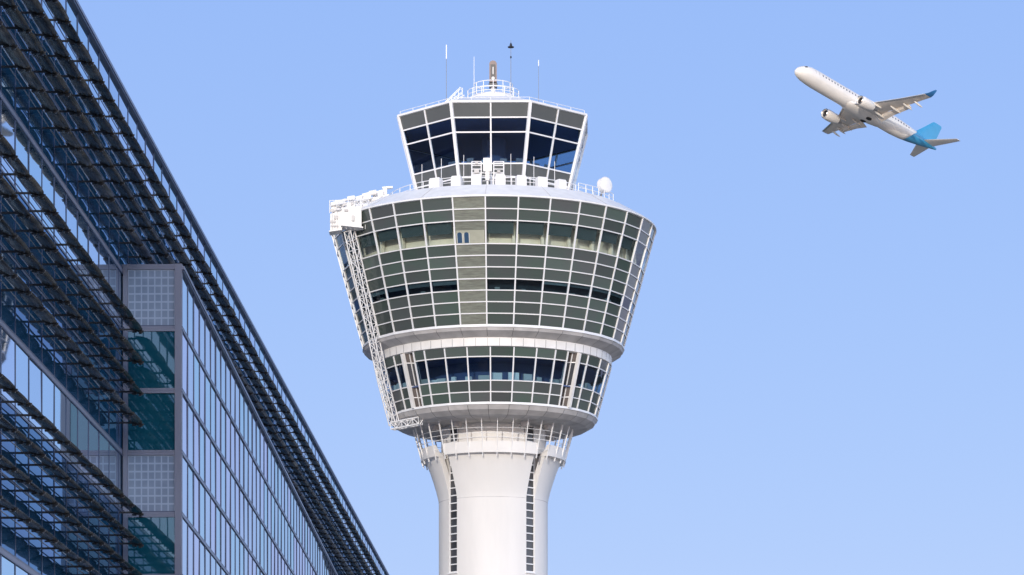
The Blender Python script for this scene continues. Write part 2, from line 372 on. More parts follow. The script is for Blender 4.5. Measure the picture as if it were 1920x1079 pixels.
for k in list(range(26, 31))+[2, 3, 4, 5, 9, 10, 14, 20]:
    a = N32[k]; h2 = edges[6]; hh = h2-(edges[6]-edges[7])*(.42 if k > 20 else .3)
    m.hexa([P(ur(h2)-.12, a+.6, h2), P(ur(h2)-.12, a+10.8, h2), P(ur(h2)-.15, a+10.8, h2), P(ur(h2)-.15, a+.6, h2)], [P(ur(hh)-.12, a+.6, hh), P(ur(hh)-.12, a+10.8, hh), P(ur(hh)-.15, a+10.8, hh), P(ur(hh)-.15, a+.6, hh)])
m.build('ribbon_blinds', principled('grey_green_blind', (.16, .19, .165), .8, island=.5), ud)
# pale lobby wall with two arched blue doors seen in the stair bay
kq = math.cos(R(5.625))
def rface(h, a, o): return (ur(h)*kq)/math.cos(R(a-(ROT-5.625))) + o
def facepatch(mb, a0, a1, h1, h2, o, t=.02):
    mb.hexa([P(rface(h1, a0, o), a0, h1), P(rface(h1, a1, o), a1, h1), P(rface(h2, a1, o), a1, h2), P(rface(h2, a0, o), a0, h2)],
            [P(rface(h1, a0, o-t), a0, h1), P(rface(h1, a1, o-t), a1, h1), P(rface(h2, a1, o-t), a1, h2), P(rface(h2, a0, o-t), a0, h2)])
m = MB(); facepatch(m, ROT-10.7, ROT-.5, edges[3]+.06, edges[3]+1.02, .012, .02)
m.build('lobby_wall', principled('pale_lobby_wall', (.42, .42, .33), .4, var=.12, vscale=2), ud)
for a0 in (-12.8, -10.3):
    b = MB(); pts = [(a0, 0.08), (a0+1.7, 0.08)] + [(a0+.85+.85*math.cos(math.pi*q/8), .72+.16*math.sin(math.pi*q/8)) for q in range(9)]
    b.hexa([P(rface(edges[3]+z, a, .022), a, edges[3]+z) for a, z in pts], [P(rface(edges[3]+z, a, .006), a, edges[3]+z) for a, z in pts])
    d_ = b.build('door', BLIND, ud)
    b = MB()
    for e in (-.22, 1.72): facepatch(b, a0+e, a0+e+.22, edges[3]+.08, edges[3]+.80, .026, .02)
    b.build('door_frame', INNER, d_)
# sill strip, soffit and white neck ring
m = MB(); lathe(m, [(RB+.10, HB+.03), (RB+.12, HB-.17), (RB-.3, HB-.19)], N32, caps=False); m.build('sill_ring', W_FRAME, ud)
m = MB()
for k in range(32):
    a1 = N32[k]; a2 = a1+11.17
    m.quad(P(RB+.06, a1+.08, HB-.18), P(RB+.06, a2, HB-.18), P(RB-.06, a2, HB-.42), P(RB-.06, a1+.08, HB-.42))
    m.quad(P(RB-.06, a1+.08, HB-.42), P(RB-.06, a2, HB-.42), P(9.78, a2, 50.28), P(9.78, a1+.08, 50.28))
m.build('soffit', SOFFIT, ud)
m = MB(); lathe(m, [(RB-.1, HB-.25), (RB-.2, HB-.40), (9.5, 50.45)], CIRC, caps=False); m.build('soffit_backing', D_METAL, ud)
m = MB(); lathe(m, [(9.66, 50.4), (9.80, 50.26), (9.76, 49.62), (9.5, 49.55)], CIRC, caps=False); m.build('neck_ring', W_MET, ud, True)
m = MB()
for k in range(64): m.bar(P(9.80, ROT+5.625*k, 50.24), P(9.765, ROT+5.625*k, 49.63), .03, .02, N(ROT+5.625*k))
m.build('neck_joints', G_METAL, ud)
# roof fascia and roof of the drum
m = MB(); lathe(m, [(RT-.05, HT-.02), (RT+.12, HT+.02), (RT+.12, HT+.14), (11.2, 62.15), (0.5, 62.2)], [ROT+3.75*k for k in range(96)]); m.build('drum_roof', W_MET, tower, True, 24)
m = MB()
for k in range(16):
    a = ROT+22.5*k; m.bar(P(RT+.06, a, HT+.20), P(11.2, a, 62.16), .03, .015, N(a, 1))
m.build('roof_seams', SOFFIT, tower)

# lower drum, with two deep vertical recesses left and right of the front section
ld = bpy.data.objects.new('lower_drum', None); COL.objects.link(ld); ld.parent = tower
LT, LHT, LB, LHB = 9.70, 49.55, 8.52, 45.32
def lr(h): return LB + (LT-LB)*(h-LHB)/(LHT-LHB)
lh = [LHT, LHT-.72, LHT-.72-1.83, LHT-.72-1.83-.87, LHB]
lk = ['s', 'w', 's', 's']
SEG = []
for q in range(4):
    c = ROT + 1.1 + 90*q
    base = [c-39.9, c-33.2, c-22.1, c-10.9, c+.2, c+11.4, c+22.6, c+32.6, c+39.8]
    if q % 2: base = [c+(a_-c)*43.2/39.85 for a_ in base]
    SEG.append(base)
for i, kd in enumerate(lk):
    h2, h1 = lh[i], lh[i+1]; sp = MB()
    for base in SEG:
        if kd == 's': sp = MB()
        for a1, a2 in zip(base[:-1], base[1:]):
            if kd == 's': panel(sp, lr(h1), lr(h2), a1, a2, h1, h2)
            else:
                b = MB(); panel(b, lr(h1), lr(h2), a1, a2, h1, h2, .03); b.build('window', NAVYWIN, ld)
        if kd == 's': sp.build('spandrel_band', SPANDREL, ld)
vm = MB(); hm = MB(); rp = MB(); fin = MB(); rg = MB()
for qi, base in enumerate(SEG):
    rp = MB(); rg = MB()
    for j, a in enumerate(base):
        n_ = N(a, -.26); w = .10
        vm.bar(P(lr(LHB-.02), a, LHB-.02)+n_*.01, P(lr(LHT), a, LHT)+n_*.01, w, .15, n_)
    for h in lh[1:-1]:
        for a1, a2 in zip(base[:-1], base[1:]):
            n_ = N((a1+a2)/2, -.26); hm.bar(P(lr(h), a1, h)+n_*.014, P(lr(h), a2, h)+n_*.014, .085, .11, n_)
    e0 = base[-1]; e1 = SEG[(qi+1) % 4][0] + (360 if qi == 3 else 0)
    outer_last = qi in (0, 2)          # the white fin stands on the side panes' edge of the recess
    mid = e0 + (e1-e0)*(.4 if outer_last else .6)
    for h2, h1, kd in zip(lh[:-1], lh[1:], lk):
        if True:
            dst = rg if kd == 'w' else rp
            dst.quad(P(lr(h1)-.02, e0, h1), P(lr(h1)-.75, mid, h1), P(lr(h2)-.75, mid, h2), P(lr(h2)-.02, e0, h2))
            (rg if kd == 'w' else rp).quad(P(lr(h1)-.75, mid, h1), P(lr(h1)-.02, e1, h1), P(lr(h2)-.02, e1, h2), P(lr(h2)-.75, mid, h2))
        hm.bar(P(lr(h1)-.73, mid, h1), P(lr(h1), e1, h1), .07, .06, N(e1)); hm.bar(P(lr(h1)-.73, mid, h1), P(lr(h1), e0, h1), .07, .06, N(e0))
    vm.bar(P(lr(LHB)-.70, mid, LHB), P(lr(LHT)-.70, mid, LHT), .08, .08, N(mid))
    eo = e1 if outer_last else e0
    vm.bar(P(lr(LHB)-.34, (mid+eo)/2, LHB), P(lr(LHT)-.34, (mid+eo)/2, LHT), .06, .08, N(mid))
    n_ = N(eo, -.26)
    fin = MB(); fin.bar(P(lr(LHB-.02)+.10, eo, LHB-.02), P(lr(LHT)+.10, eo, LHT), .22, .30, n_); fin.build('white_fin', W_MET, ld)
    rp.build('recess_panel', BROWN, ld); rg.build('recess_glass', SLOTGLASS, ld)
vm.build('mullions', W_FRAME, ld); hm.build('transoms', W_FRAME, ld)

m = MB(); lathe(m, [(lr(lh[2])-.1, lh[2]-.1), (3.9, lh[2]-.1), (3.9, lh[2]), (lr(lh[2])-.1, lh[2]), (lr(lh[2])-.1, lh[2]-.1)], CIRC, caps=False); m.build('operations_floor', DARKIN, ld)
m = MB(); lathe(m, [(lr(lh[1])-.9, lh[1]), (3.9, lh[1]), (3.9, lh[1]+.1), (lr(lh[1])-.9, lh[1]+.1), (lr(lh[1])-.9, lh[1])], CIRC, caps=False); m.build('operations_ceiling', DARKIN, ld)
m = MB(); lathe(m, [(6.6, lh[2]), (6.6, lh[1])], CIRC, caps=False); m.build('operations_inner_wall', DARKIN, ld)
m = MB()
for k in range(46):   # desks, screens and chairs seen as a pale strip along the sill
    a = -40 + k*8.1 + rng.uniform(-1, 1); hh = lh[2] + rng.uniform(.3, .75); w = rng.uniform(2, 6.2); rq = lr(lh[2])-rng.uniform(.4, .7)
    m.hexa([P(rq, a, lh[2]), P(rq, a+w, lh[2]), P(rq-.25, a+w, lh[2]), P(rq-.25, a, lh[2])], [P(rq, a, hh), P(rq, a+w, hh), P(rq-.25, a+w, hh), P(rq-.25, a, hh)])
m.build('desks_and_screens', principled('pale_desk', (.75, .78, .68), .7, island=.4), ld)
m = MB(); lathe(m, [(LB+.10, LHB+.03), (LB+.12, LHB-.15), (LB-.2, LHB-.17)], N32, caps=False); m.build('sill_ring', W_FRAME, ld)
m = MB()
for k in range(32):
    a1 = N32[k]; a2 = a1+11.13
    pr = [(LB+.06, LHB-.16), (LB-.15, LHB-.52), (LB-.75, LHB-.85), (7.0, 44.38), (4.4, 44.38)]
    for (ra, ha), (rc, hc) in zip(pr[:-1], pr[1:]):
        m.quad(P(ra, a1+.1, ha), P(ra, a2, ha), P(rc, a2, hc), P(rc, a1+.1, hc))
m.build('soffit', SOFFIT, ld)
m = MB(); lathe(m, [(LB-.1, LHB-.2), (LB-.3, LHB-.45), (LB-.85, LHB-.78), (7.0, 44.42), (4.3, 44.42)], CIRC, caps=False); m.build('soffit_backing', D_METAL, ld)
for s in SLOTS:        # lamp-like round ducts under the soffit beside each slot
    for e in (14, -14):
        d = MB(); c0 = P(5.35, s+e, 43.95); d.tube([c0, P(5.35, s+e, 44.42)], .42, 14); d.build('soffit_duct', SOFFIT, tower, True)

# ---- cab
cab = bpy.data.objects.new('cab', None); COL.objects.link(cab); cab.parent = tower
CR = -1.3
CT, CHT, CB, CHB = 8.28, 69.55, 6.75, 63.85
def cr_(h): return CB + (CT-CB)*(h-CHB)/(CHT-CHB)
H3 = 62.15
ch = [CHT, CHT-.197*(CHT-CHB), CHT-.393*(CHT-CHB), CHT-.813*(CHT-CHB), CHB, H3]
def oct_pt(k, frac, h, off=0.0):
    a0 = CR-22.5+45*k; A = P(cr_(h)+off, a0, h); B = P(cr_(h)+off, a0+45, h)
    return A.lerp(B, frac)
ckind = ['g', 'w', 'w', 'g', 'g']
for i, kd in enumerate(ckind):
    h2, h1 = ch[i], ch[i+1]; sp = MB()
    for k in range(8):
        nn = N(CR+45*k)
        for f0, f1 in ((0, .5), (.5, 1)):
            a, b, c, d = oct_pt(k, f0, h1), oct_pt(k, f1, h1), oct_pt(k, f1, h2), oct_pt(k, f0, h2)
            t = .06 if kd == 'g' else .03
            if kd == 'g': sp.hexa([a, b, c, d], [p - nn*t for p in (a, b, c, d)])
            else:
                w = MB(); w.hexa([a, b, c, d], [p - nn*t for p in (a, b, c, d)]); w.build('window', CABGLASS, cab)
    if kd == 'g': sp.build('spandrel_band', SPANDREL_G, cab)
vm = MB(); cm = MB()
for k in range(8):
    a0 = CR-22.5+45*k
    cm = MB(); cm.bar(P(cr_(H3)+.03, a0, H3), P(cr_(CHT)+.03, a0, CHT+.02), .24, .24, N(a0, -.2)); cm.build('corner_post', W_FRAME, cab)
    vm.bar(oct_pt(k, .5, H3)+N(a0+22.5)*.012, oct_pt(k, .5, CHT)+N(a0+22.5)*.012, .12, .14, N(a0+22.5, -.2))
    for h in ch[1:-1]:
        vm.bar(oct_pt(k, 0, h)+N(a0+22.5)*.008, oct_pt(k, 1, h)+N(a0+22.5)*.008, .11, .11, N(a0+22.5, -.2))
vm.build('mullions', W_FRAME, cab)
o8 = lambda r, h: [P(r, CR-22.5+45*k, h) for k in range(8)]
m = MB(); m.rings([o8(7.6, ch[1]-.02), o8(7.6, ch[1]+.02)]); m.build('ceiling', DARKIN, cab)
m = MB(); m.rings([o8(6.6, ch[3]-.1), o8(6.6, ch[3]-.02)]); m.build('floor', DARKIN, cab)
for k in (5, 6):  # added dark panels that block sky light through the left panes
    nn = N(CR+45*k); m = MB()
    qd = [oct_pt(k, .02, ch[3]+.05), oct_pt(k, .98, ch[3]+.05), oct_pt(k, .98, ch[1]-.1), oct_pt(k, .02, ch[1]-.1)]
    m.hexa([p - nn*.15 for p in qd], [p - nn*.19 for p in qd]); m.build('shade_panel', DARKIN, cab)
m = MB()       # controllers' desks and core column inside
m.rings([[P(3.4, CR+45*k, ch[3]) for k in range(8)], [P(3.4, CR+45*k, ch[3]+1.0) for k in range(8)]])
m.tube([P(.1, 0, ch[3]), P(.1, 0, ch[1])], 1.0, 12); m.build('console', DARKIN, cab)
for k, ph in enumerate((-52, -38, -20, -6, 9, 24, 41, 55)):
    m = MB(); c0 = P(5.4, ph, ch[3]+.35+.1*(k % 3)); t_ = N(ph+90); m.obox(c0, t_*(.28+.08*(k % 2)), N(ph)*.05, (0, 0, .22)); m.build('monitor', G_METAL, cab)
m = MB(); m.rings([o8(8.22, CHT-.04), o8(8.42, CHT), o8(8.42, CHT+.16), o8(8.2, CHT+.22), o8(2.55, 71.45), o8(2.45, 71.62), o8(.3, 71.66)]); m.build('roof', W_MET, cab, False)
m = MB()
for a in range(0, 360, 45):
    m.tube([P(8.15, CR-22.5+a, CHT+.45), P(8.15, CR+22.5+a, CHT+.45)], .022, 5)
    for fr in (0, .25, .5, .75):
        q = P(8.15, CR-22.5+a, CHT+.2).lerp(P(8.15, CR+22.5+a, CHT+.2), fr); m.tube([q, q+Vector((0, 0, .26))], .02, 5)
m.build('roof_edge_rail', W_FRAME, cab)
def ring_rail(mb, r, h0, h1, n, levels, t=.028, post=.03, arc=(0, 360)):
    full = arc[1]-arc[0] >= 360
    an = [arc[0] + (arc[1]-arc[0])*k/n for k in range(n+1)]
    for k, a in enumerate(an[:-1] if full else an): mb.tube([P(r, a, h0), P(r, a, h1)], post, 5)
    for lv in levels:
        for a, b in zip(an[:-1], an[1:]): mb.tube([P(r, a, lv), P(r, (a+b)/2, lv), P(r, b, lv)], t, 5)
m = MB(); lathe(m, [(1.75, 71.6), (1.75, 71.95), (.2, 71.97)], [i*15 for i in range(24)]); m.build('roof_platform', W_MET, cab, True)
m = MB(); ring_rail(m, 2.15, 71.6, 72.35, 14, (72.0, 72.35)); ring_rail(m, 1.6, 71.95, 72.95, 12, (72.45, 72.93), .035); m.build('platform_railing', W_FRAME, cab)
m = MB()       # slanted ladder with hoops up the left of the cab roof
for y0 in (-.35, .15):
    m.tube([(-4.3, y0-1.5, EYE+70.55), (-2.4, y0-1.0, EYE+71.75)], .04, 5)
    m.tube([(-4.0, y0-1.5, EYE+71.0), (-2.7, y0-1.2, EYE+72.35), (-2.5, y0-1.1, EYE+72.2)], .035, 5)
    m.tube([(-3.9, y0-1.5, EYE+70.75), (-2.6, y0-1.2, EYE+71.95)], .03, 5)
    for k in range(6):
        t = k/5; m.tube([(-4.1+1.55*t, y0-1.5+.3*t, EYE+70.65+1.05*t), (-4.0+1.45*t, y0-1.5+.3*t, EYE+71.0+1.3*t)], .025, 5)
for k in range(9):
    t = k/8; m.tube([(-4.3+1.9*t, -1.85+.5*t, EYE+70.57+1.2*t), (-4.3+1.9*t, -1.35+.5*t, EYE+70.57+1.2*t)], .025, 5)
m.build('roof_ladder', W_FRAME, cab)
# railing round the drum roof
m = MB(); ring_rail(m, 8.75, 62.15, 63.4, 36, (62.6, 63.0, 63.4), .03, .032); m.build('deck_railing', W_FRAME, tower)
m = MB(); ring_rail(m, 10.7, 62.15, 62.95, 6, (62.6, 62.95), .028, .03, (40, 66)); m.build('deck_railing', W_FRAME, tower)
m = MB()
lathe(m, [(8.1, 62.15), (8.1, 62.62), (7.2, 62.64)], CIRC); m.build('deck_plinth', W_MET, tower, True)

def at_tower(x, y, h): return (TX+x, TY+y, EYE+h)
# ---- equipment standing on the tower: things of their own
def mast(x, y, h0, h1, label, thick_from=None, disc=None, dark=False, r=.03, group='thin whip aerials on the control tower', base=True):
    o = empty('whip_antenna', at_tower(x, y, h0), label, 'antenna', group)
    m = MB(); m.tube([(0, 0, 0), (0, 0, h1-h0)], r, 6, r*.7); m.build('rod', G_METAL if dark else W_FRAME, o)
    if thick_from: m = MB(); m.tube([(0, 0, thick_from-h0), (0, 0, h1-h0)], r*1.5, 7); m.build('radiator_sleeve', W_FRAME, o)
    if disc:
        m = MB(); m.rings([[(q*math.cos(a*math.pi/6), q*math.sin(a*math.pi/6), disc-h0+z) for a in range(12)] for q, z in ((.06, -.10), (.25, -.06), (.27, .0), (.12, .07), (.09, .22), (.03, .34))]); m.build('ground_disc', D_METAL, o)
        m = MB(); m.ball((0, 0, disc-h0-.85), .07, .07, .11); m.build('clamp', D_METAL, o)
    m = MB(); m.tube([(0, 0, 0), (0, 0, .12)], .09, 8); m.tube([(0, 0, .1), (0, 0, .3)], .05, 8); m.build('base_socket', W_MET, o)
    return o
mast(-3.88, 0, 70.95, 76.25, 'tall pale whip aerial with thick white tip, left end of the cab roof', thick_from=75.1, dark=True)
mast(-1.59, -.3, 71.7, 75.2, 'white whip aerial rising from the platform rail just left of the radar scanner', dark=False)
mast(1.45, -.3, 71.7, 76.55, 'dark aerial with a small disc near its top, just right of the radar scanner', disc=76.0, dark=True)
mast(3.74, 0, 71.0, 75.0, 'thin grey whip aerial with white tip, right end of the cab roof', thick_from=74.5, dark=True, r=.024)
wl = ['short white rod aerial in front of the leftmost cab pane', 'short white rod aerial in front of the second pane of the left cab face',
      'short white rod aerial just left of the equipment rack', 'short white rod aerial just right of the equipment rack',
      'short white rod aerial before the right front corner of the cab', 'short white rod aerial before the bright see-through pane at the right of the cab']
for (x, top), lb in zip(((-5.73, 64.9), (-4.14, 65.1), (-2.33, 65.2), (1.45, 65.25), (3.3, 65.15), (4.98, 65.0)), wl):
    yy = -math.sqrt(8.5**2-x*x); mast(x, yy, 62.15, top, lb, r=.03, group='rod aerials along the deck railing')

# radar scanner seen edge on
ra = empty('radar_scanner', at_tower(-.02, 0, 71.95), 'upright rounded radar scanner on a pedestal at the very top of the cab roof', 'radar')
m = MB(); m.tube([(0, 0, 0), (0, 0, .35)], .34, 14); m.tube([(0, 0, .35), (0, 0, .75)], .2, 12); m.build('pedestal', W_MET, ra, True)
m = MB(); m.obox((0, 0, .92), (.32, 0, 0), (0, .3, 0), (0, 0, .17)); m.tube([(-.36, -.1, .98), (.36, -.1, .98)], .12, 10); m.build('drive_unit', D_METAL, ra)
m = MB(); pts = []
for k in range(13): a = math.pi*k/12; pts.append((.31*math.cos(a), 2.62+.28*math.sin(a)))
loop = [(.31, 1.15)] + pts + [(-.31, 1.15)]
m.hexa([(x, -.42, z) for x, z in loop], [(x, .42, z) for x, z in loop]); sc_o = m.build('scanner_housing', principled('radar_housing', (.27, .20, .18), .5, var=.15, vscale=3), ra)
m = MB(); m.obox((0, -.43, 1.95), (.19, 0, 0), (0, .03, 0), (0, 0, .62)); m.build('dark_face', D_METAL, sc_o)
m = MB(); m.obox((0, -.475, 2.05), (.035, 0, 0), (0, .02, 0), (0, 0, .30)); m.tube([(0, -.5, 1.42), (0, -.4, 1.42)], .13, 10); m.build('waveguide', W_MET, sc_o)

# white cabinets along the deck
cl = ['white cabinet on the tower deck, leftmost of the row', 'white cabinet on the deck, second from the left', 'white cabinet on the deck just left of the equipment rack',
      'white cabinet on the deck just right of the equipment rack', 'white cabinet below the right front corner of the cab', 'white cabinet on the deck, second from the right', 'white cabinet on the tower deck, rightmost of the row']
for ph, lb, s in zip((-28.2, -17.3, -7.6, 3.6, 13.5, 23.8, 34.4), cl, (1.2, 1, .95, 1, 1, 1.05, .95)):
    p = P(9.65, ph, 62.15); o = empty('deck_cabinet', (TX+p.x, TY+p.y, p.z), lb, 'cabinet', 'white cabinets along the deck of the tower', R(ph))
    m = MB(); w = .40*s
    m.rings([[(-w, -.3, .12), (w, -.3, .12), (w, .3, .12), (-w, .3, .12)], [(-w, -.3, .95), (w, -.3, .95), (w, .3, .95), (-w, .3, .95)], [(-w*.85, -.24, 1.1), (w*.85, -.24, 1.1), (w*.85, .24, 1.1), (-w*.85, .24, 1.1)]]); m.build('housing', W_MET, o)
    m = MB(); m.box(-w*.8, w*.8, -.312, -.302, .22, .85); m.build('door', W_FRAME, o)
    m = MB()
    for sx in (-1, 1): m.box(sx*w*.7-.05, sx*w*.7+.05, -.2, .2, 0, .12)
    m.build('feet', G_METAL, o)
# equipment rack
o = empty('equipment_rack', at_tower(-.42, -8.9, 62.15), 'white equipment rack with central box and lattice frames in front of the cab', 'equipment rack')
m = MB(); m.obox((0, -.1, 2.05), (.33, 0, 0), (0, .25, 0), (0, 0, .52)); m.obox((0, -.1, 1.2), (.16, 0, 0), (0, .15, 0), (0, 0, .35)); m.build('central_box', W_MET, o)
m = MB()
for x0, x1 in ((-1.25, -.5), (.5, 1.3)):
    for x in (x0, x1): m.tube([(x, 0, 0), (x, 0, 2.35)], .05, 6)
    for z in (1.0, 1.35, 1.75, 2.05, 2.35): m.tube([(x0, 0, z), (x1, 0, z)], .04, 6)
m.tube([(-1.25, 0, 1.45), (1.3, 0, 1.45)], .04, 6); m.tube([(0, 0, 0), (0, 0, 1.1)], .08, 8); m.build('lattice_frame', W_FRAME, o)
m = MB()
for x, z, s in ((-.87, 1.55, .2), (-.87, 2.2, .12), (.9, 1.55, .13)): m.obox((x, -.05, z), (s, 0, 0), (0, .1, 0), (0, 0, s*.7))
m.build('unit_box', G_METAL, o)
# shrouded dish on the right
o = empty('microwave_dish', at_tower(8.8, -5.2, 62.15), 'round white shrouded dish antenna on a short post, right edge of the tower deck', 'dish antenna')
m = MB(); m.tube([(0, 0, 0), (0, 0, 1.5)], .06, 8); m.tube([(-.35, .1, 0), (0, 0, .7)], .035, 6); m.build('post', G_METAL, o)
m = MB(); ax = Vector((.62, -.75, .05)).normalized(); u = ax.cross(Vector((0, 0, 1))).normalized(); v = u.cross(ax); c0 = Vector((.22, -.1, 1.28))
m.rings([[c0 + ax*d + (u*math.cos(2*math.pi*k/28) + v*math.sin(2*math.pi*k/28))*r for k in range(28)] for d, r in ((-.36, .12), (-.32, .45), (-.2, .60), (.22, .62), (.27, .60), (.32, .45), (.35, .1))]); dd = m.build('dish_shroud', W_MET, o, True)
m = MB(); m.rings([[c0 + ax*d + (u*math.cos(2*math.pi*k/28) + v*math.sin(2*math.pi*k/28))*r for k in range(28)] for d, r in ((.2, .625), (.2, .645), (.25, .645), (.25, .625))], caps=False); m.build('rim', W_FRAME, dd, True)

# ---- facade maintenance gantry hanging on the left of the drums
ga = empty('maintenance_gantry', at_tower(-11.5, -7.2, 59.2), 'white lattice maintenance gantry hanging down the left side of the drums from a roof trolley', 'gantry')
def G(x, y, h): return Vector((x+11.5, y+7.2, h-59.2))
def truss(mb, p, q, w, n, side, rch=.05, rd=.028):
    p = Vector(p); q = Vector(q); t = (q-p).normalized(); s = Vector(side); s = (s-t*s.dot(t)).normalized(); u = t.cross(s)
    cs = [s*w/2+u*w/2, s*w/2-u*w/2, -s*w/2-u*w/2, -s*w/2+u*w/2]
    for c in cs: mb.tube([p+c, q+c], rch, 5)
    L = q-p
    for k in range(n):
        a = p+L*(k/n); b = p+L*((k+1)/n)
        for j in range(4):
            c, d = cs[j], cs[(j+1) % 4]
            mb.tube([a+c, a+d], rd, 4)
            mb.tube([a+(c if k % 2 else d), b+(d if k % 2 else c)], rd, 4)
    for j in range(4): mb.tube([q+cs[j], q+cs[(j+1) % 4]], rd, 4)
path = [(-11.55, -7.3, 59.3), (-10.5, -6.35, 54.8), (-9.75, -5.6, 51.4), (-8.95, -4.6, 47.7), (-8.05, -3.6, 44.3)]
m = MB()
for a, b in zip(path[:-1], path[1:]): truss(m, G(*a), G(*b), .62, 6 if a[2]-b[2] > 4 else 5, (1, -.6, 0), .055, .032)
m.build('hanging_truss', W_FRAME, ga)
m = MB(); truss(m, G(-8.2, -3.7, 44.15), G(-5.9, -5.2, 44.35), .55, 5, (0, 0, 1), .055, .03)
m.tube([G(-5.9, -5.2, 44.1), G(-5.55, -5.0, 44.75), G(-5.2, -4.9, 44.85)], .05, 5); m.build('lower_arm', W_FRAME, ga)
m = MB()       # access cradle: a low ribbed box beside a slanted sheet box
x0, x1, yy = -13.1, -10.4, -7.9
def gbox(x0_, x1_, y0_, y1_, lo0, lo1, hi0, hi1):
    m.hexa([G(x0_, y0_, lo0), G(x1_, y0_, lo1), G(x1_, y1_, lo1), G(x0_, y1_, lo0)], [G(x0_, y0_, hi0), G(x1_, y0_, hi1), G(x1_, y1_, hi1), G(x0_, y1_, hi0)])
gbox(-13.05, -12.15, yy, yy+1.2, 59.2, 59.35, 60.5, 60.9)
gbox(-12.1, -10.55, yy-.35, yy+1.0, 59.62, 59.45, 60.95, 61.1)
for k in range(5): x = -13.03+k*.21; gbox(x, x+.09, yy-.07, yy-.002, 59.22, 59.22, 60.55+.05*k, 60.55+.05*k)
for k in range(4): x = -12.08+k*.49; gbox(x, x+.08, yy-.42, yy-.352, 59.6-.05*k, 59.6-.05*k, 60.98+.03*k, 60.98+.03*k)
gbox(-12.2, -10.4, yy-.45, yy+1.1, 59.52, 59.32, 59.60, 59.42); gbox(-13.15, -12.2, yy-.12, yy+1.3, 59.08, 59.22, 59.17, 59.31)
gbox(-12.95, -12.3, yy+.1, yy+.9, 60.6, 60.95, 61.1, 61.5); gbox(-11.9, -11.4, yy-.1, yy+.4, 61.05, 61.1, 61.3, 61.4)
m.build('cradle', W_MET, ga)
m = MB()
for z in (61.2, 61.6): m.tube([G(x0, yy, z), G(x1+.3, yy, z+.15)], .03, 5)
for k in range(7): x = x0+k*.5; m.tube([G(x, yy, 60.6), G(x, yy, 61.6)], .03, 5)
for k in range(8): m.tube([G(x0+.2+k*.38, yy-.1, 59.3), G(x0+.2+k*.38, yy-.1, 60.9)], .02, 5)
m.build('cradle_rail', W_FRAME, ga)
m = MB(); truss(m, G(-12.9, -7.3, 61.25), G(-8.9, -5.3, 62.55), .62, 7, (0, 0, 1), .055, .035); truss(m, G(-12.6, -8.1, 61.0), G(-9.6, -6.6, 61.9), .42, 6, (0, 0, 1), .045, .03); m.build('boom', W_FRAME, ga)
m = MB()
for (x, y, h, a, b, c) in ((-9.3, -5.6, 62.55, .42, .3, .3), (-10.2, -6.1, 62.3, .35, .3, .28), (-11.0, -6.4, 61.9, .45, .35, .30), (-12.2, -7.3, 61.5, .35, .3, .25), (-11.6, -7.5, 60.9, .5, .35, .25), (-10.5, -6.9, 61.4, .3, .3, .3), (-8.75, -5.2, 62.95, .16, .16, .35)):
    m.obox(G(x, y, h), (a, 0, a*.25), (0, b, 0), (0, 0, c))
for (x, y, h) in ((-9.7, -6.0, 62.55), (-11.4, -6.9, 61.9), (-12.7, -7.5, 61.3)): m.tube([G(x-.3, y-.3, h), G(x+.3, y-.3, h+.1)], .2, 12)
m.obox(G(-9.2, -5.9, 62.1), (.8, 0, .2), (0, .3, 0), (0, 0, .22))
m.obox(G(-8.55, -5.2, 63.25), (.42, 0, .03), (0, .2, 0), (0, 0, .07)); m.build('winch_units', W_MET, ga)
for (x, y, h) in ((-9.0, -5.2, 62.6), (-10.8, -6.7, 61.9), (-12.0, -7.6, 61.2), (-9.9, -6.1, 62.0)):
    m = MB(); m.obox(G(x, y-.35, h-.05), (.11, 0, 0), (0, .04, 0), (0, 0, .08)); m.build('cover_or_gap_shade_plate', G_METAL, ga)
for x, z, w_, h_ in ((-12.85, 59.9, .22, .1), (-12.6, 60.25, .16, .14), (-12.7, 59.55, .3, .06), (-11.75, 60.75, .16, .08), (-11.2, 60.1, .12, .22), (-12.9, 60.8, .15, .12)):  # shade in the cradle's gaps, put in as grey plates
    m = MB(); m.obox(G(x, yy-.47 if x > -12.1 else yy-.10, z), (w_, 0, 0), (0, .02, 0), (0, 0, h_)); m.build('cover_or_gap_shade_plate', G_METAL, ga)
for x, y, z in ((-11.9, -7.7, 61.2), (-11.3, -7.4, 61.35), (-10.3, -6.9, 61.65), (-9.6, -6.5, 61.8), (-9.0, -6.0, 62.2), (-10.9, -7.2, 60.95)):  # more grey plates standing in for dark gaps along the boom
    m = MB(); m.obox(G(x, y-.5, z), (.13, 0, .04), (0, .03, 0), (0, 0, .09)); m.build('cover_or_gap_shade_plate', G_METAL, ga)


# ================================================================== TERMINAL BUILDING
SA = .0266; LA = 15.22; YC = 108.0            # facade line A: X = SA*Y - LA
YA0 = 88.4 - 2.1*13; BAY = 2.1; NB = 96
angA = math.atan(SA); XA0 = SA*YA0 - LA
bld = empty('terminal_building', (XA0, YA0, 0), 'long blue glass terminal building with rows of sun louvers and a projecting glazed wing', 'building', rz=-angA)
def uA(Y): return (Y-YA0)/math.cos(angA)
ULEN = BAY*NB
UC = uA(YC)
LV = [27.75, 22.1, 16.35, 10.6, 4.85]
def Z(h): return EYE+h
# local axes: x = outwards from the glass, y = along the facade
m = MB(); m.box(-26, -.35, 0, ULEN, 0, Z(27.2)); m.build('wall', MULL, bld)
m = MB(); m.box(-26.2, -.30, -.1, ULEN+.1, Z(27.2)+.004, Z(27.35)); m.build('roof', ROOFM, bld)

